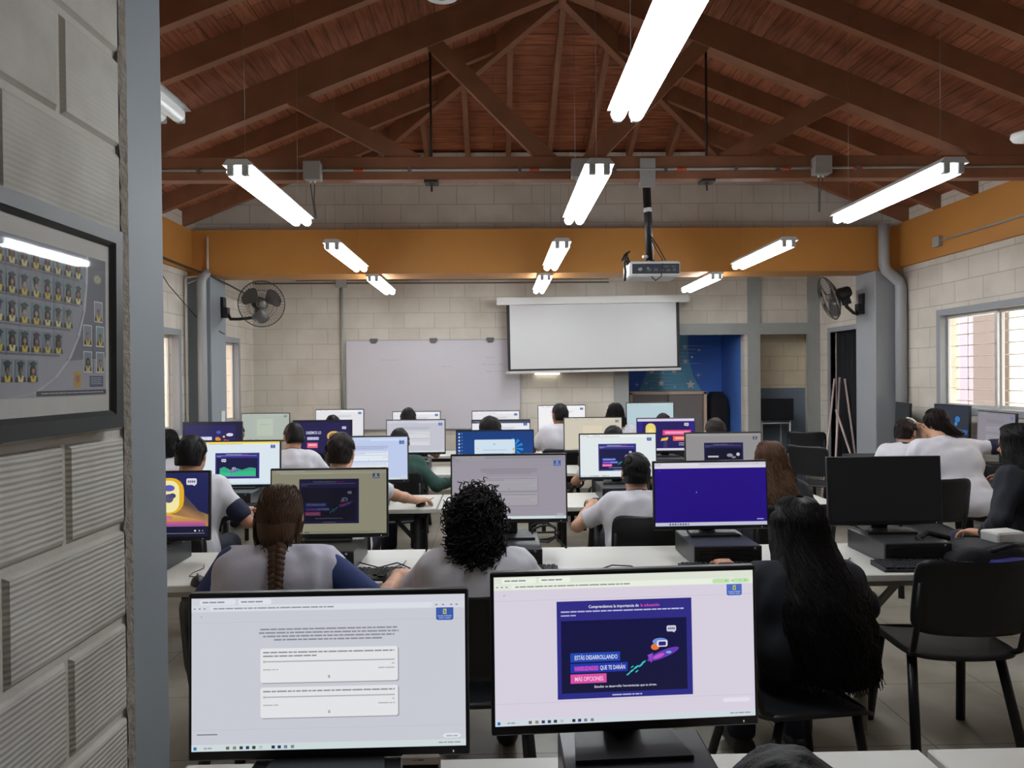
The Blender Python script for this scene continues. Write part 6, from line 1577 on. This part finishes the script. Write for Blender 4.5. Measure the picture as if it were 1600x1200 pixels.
# third row of desks
d = 4.25
person(hx(297, d), d - .12, htop(297, 680, d), 'short haired person in a white shirt sitting left of the green hills monitor', 'short', 'black', 'tan', 'white', False, .08, .0, 0, -.1, .15, 0, (.24, .30, TZ + .05), None, .010, 1.05, cuffs=True, chairlab='black chair of the white shirted student by the grey column')
Xd = hx(531, d + .08)
person(Xd, d, htop(531, 677, d + .08), 'person with brown hair before the pale blue survey monitor, arm stretched to a mouse', 'short', 'dark', 'light', 'white', True, .06, 0, 0, -.25, .1, 0, (-.50 - Xd - .015, 4.80 - d - .07, TZ + .045), None, .010, 1.0, hdir_r=(.6, .8, -.1), curl=.6, cap_h=1.06, chairlab='black chair under the brown haired boy in the third row')
person(hx(995, d), d - .08, htop(995, 708, d), 'short haired person in a white polo with dark collar stripe, left of the blue monitor', 'short', 'black', 'light', 'white', True, .06, 0, 0, 0, .1, 0, None, (-.22, .36, TZ + .05), .010, .98, chairlab='black chair of the polo shirted student left of the deep blue monitor', chaird=-.16)
person(hx(1214, d), d, htop(1214, 690, d + .05), 'person with long wavy brown hair beside the grey video monitor', 'long', 'wavy', 'light', 'dark', False, .05, res=.010, long_sleeve=True, hairp=dict(len=.46, w=.135, back=.135, wave=.009, n=750, dx=.02, freq=10), chairlab='black chair of the student with wavy brown hair')
# fourth row
d = 5.92
person(hx(459, d), d, htop(459, 662, d), 'person in a white polo before the gold ring monitor, head bent to the left', 'short', 'black', 'tan', 'white', True, .10, -.04, 0, .5, .25, 0, res=.013, chairlab='black chair of the student at the gold ring monitor')
person(hx(620, d), d, htop(620, 671, d), 'person in a dark green jumper with one arm stretched out to the right', 'short', 'black', 'brown', 'green', False, .10, 0, 0, 0, .2, 0, (.46, .16, TZ - .02), None, .013, long_sleeve=True, hdir_r=(1, .3, .1), chairlab='black chair under the student in the green jumper')
person(hx(766, d), d, htop(766, 651, d), 'person with a wide round black head of hair before the dark title bar monitor', 'short', 'black', 'brown', 'white', False, .05, res=.013, headw=1.16, chairlab='black chair before the dark title bar monitor')
person(hx(962, d), d, htop(962, 666, d), 'dark haired person of whom only the crown shows over the bright white video monitor', 'short', 'black', 'tan', 'white', False, .06, res=.013, headw=1.05, chairlab='black chair before the beige monitor')
person(hx(1124, d), d, htop(1124, 654, d), 'dark haired person whose crown shows above the grey video monitor', 'short', 'dark', 'tan', 'dark', False, .05, res=.013, headw=1.05, chairlab='black chair right of the purple monitor')
person(hx(252, d), d, htop(252, 672, d), 'dark haired person almost hidden behind the grey column', 'bob', 'black', 'tan', 'white', False, .05, res=.013, hairp=dict(len=.22, w=.09, back=.115, n=160), chairlab='black chair behind the grey column in the fourth row')
# back row
d = 7.55
person(hx(362, d) + .08, d - .20, htop(362, 659, d), 'dark crown showing over the orange shapes monitor at the left pillar', 'short', 'black', 'brown', 'white', False, .05, res=.014, chairlab='black chair in the back row at the left pillar')
person(hx(517, d), d, htop(517, 649, d), 'dark crown showing over the gold ring monitor', 'short', 'black', 'tan', 'white', False, .05, res=.014, chairlab='black chair in the back row before the left end of the whiteboard')
person(hx(637, d), d, htop(637, 637, d), 'round black head in front of the whiteboard above the two-card monitor', 'short', 'black', 'brown', 'white', False, .03, res=.014, chairlab='black chair in the back row before the whiteboard')
person(hx(872, d), d, htop(873, 630, d), 'person in a white shirt turned left before the glaring white monitor', 'short', 'black', 'brown', 'white', False, .02, .03, .15, .35, .05, 0, res=.012, chairlab='black chair of the white shirted student at the glaring white monitor')
person(hx(964, d), d, htop(964, 630, d), 'dark haired person with chin length hair left of the pale blue monitor', 'bob', 'black', 'tan', 'white', False, .03, res=.014, hairp=dict(len=.24, w=.10, back=.12, n=160), chairlab='black chair in the back row left of the pale blue monitor')
person(hx(1040, d), d, htop(1040, 646, d), 'dark crown showing in front of the pale blue monitor', 'short', 'black', 'tan', 'white', False, .05, res=.014, chairlab='black chair in the back row before the grey cabinet')
# right side
b = person(hx(1408, 6.2), 6.2, htop(1418, 655, 6.2), 'person with a white hair band holding a hand to the cheek, at the right wall', 'short', 'dark', 'light', 'white', True, .10, .02, math.radians(-35), -.5, .1, 0, (.16, .20, .98), (-.12, .36, TZ + .05), .010, hdir_r=(-.25, .05, 1), hup=(.8, .6, 0), pole_r=(.5, .5, -.9), curl=.7, chairlab='black chair under the student with the white hair band')
q = MB(); hc_ = Vector((.02 * 1.18, .045 + .13, htop(1418, 655, 6.2) - .115)); pts = []
for k in range(15): a_ = .1 + 1.5 * k / 14; pts.append(hc_ + Vector((.086 * math.cos(a_), .02, .02 + .096 * math.sin(a_))))
q.tube(pts, .009, 8); build('hair_band', q, WHITEP, b)
person(hx(1508, 5.35), 5.3, 1.27, 'person in a white shirt with navy cuffs leaning forward below the right window', 'long', 'dark', 'light', 'white', False, .20, -.10, math.radians(-12), .7, .45, .1, (.34, .20, TZ + .05), (-.22, .42, TZ + .05), .010, 1.22, hairp=dict(len=.20, w=.098, back=.115, n=300, wave=.004), cuffs=True, pole_r=(1, -.1, .1), hdir_r=(-.5, 1, 0))
chair(hx(1432, 5.2), 5.18, math.radians(-8), 'black chair of the leaning white shirted student, right of the switched-off monitor')
person(hx(1618, 4.05), 4.0, htop(1580, 662, 4.1), 'person in black with long black hair at the right edge of the photo', 'long', 'black', 'tan', 'dark', False, .07, 0, math.radians(20), .3, .15, 0, (.12, .26, .64), (-.20, .20, .63), .010, 1.05, long_sleeve=True, hairp=dict(len=.52, w=.17, back=.16, wave=.008, n=900, freq=8), chairlab='black chair under the person in black at the right edge')
# ================================================================== light from outside, colour management
W = bpy.data.worlds.new('world'); S.world = W; W.use_nodes = True
nt = W.node_tree; bg = nt.nodes['Background']
bg.inputs[0].default_value = (1.0, .97, .92, 1); bg.inputs[1].default_value = SKY
su = bpy.data.lights.new('sun', 'SUN'); su.energy = SUN; su.angle = .02; su.color = (1, .95, .86)
so = bpy.data.objects.new('sun', su); C.objects.link(so); so.rotation_euler = (math.radians(20), math.radians(-12), 0)
S.view_settings.view_transform = 'Standard'; S.view_settings.look = 'None'; S.view_settings.exposure = EXPO; S.view_settings.gamma = 1.0; S.view_settings.use_curve_mapping = False
S.cycles.use_denoising = True
S.cycles.max_bounces = 8; S.cycles.diffuse_bounces = 4; S.cycles.glossy_bounces = 3; S.cycles.transmission_bounces = 6; S.cycles.transparent_max_bounces = 8
S.cycles.sample_clamp_indirect = 8
S.cycles.use_light_tree = True
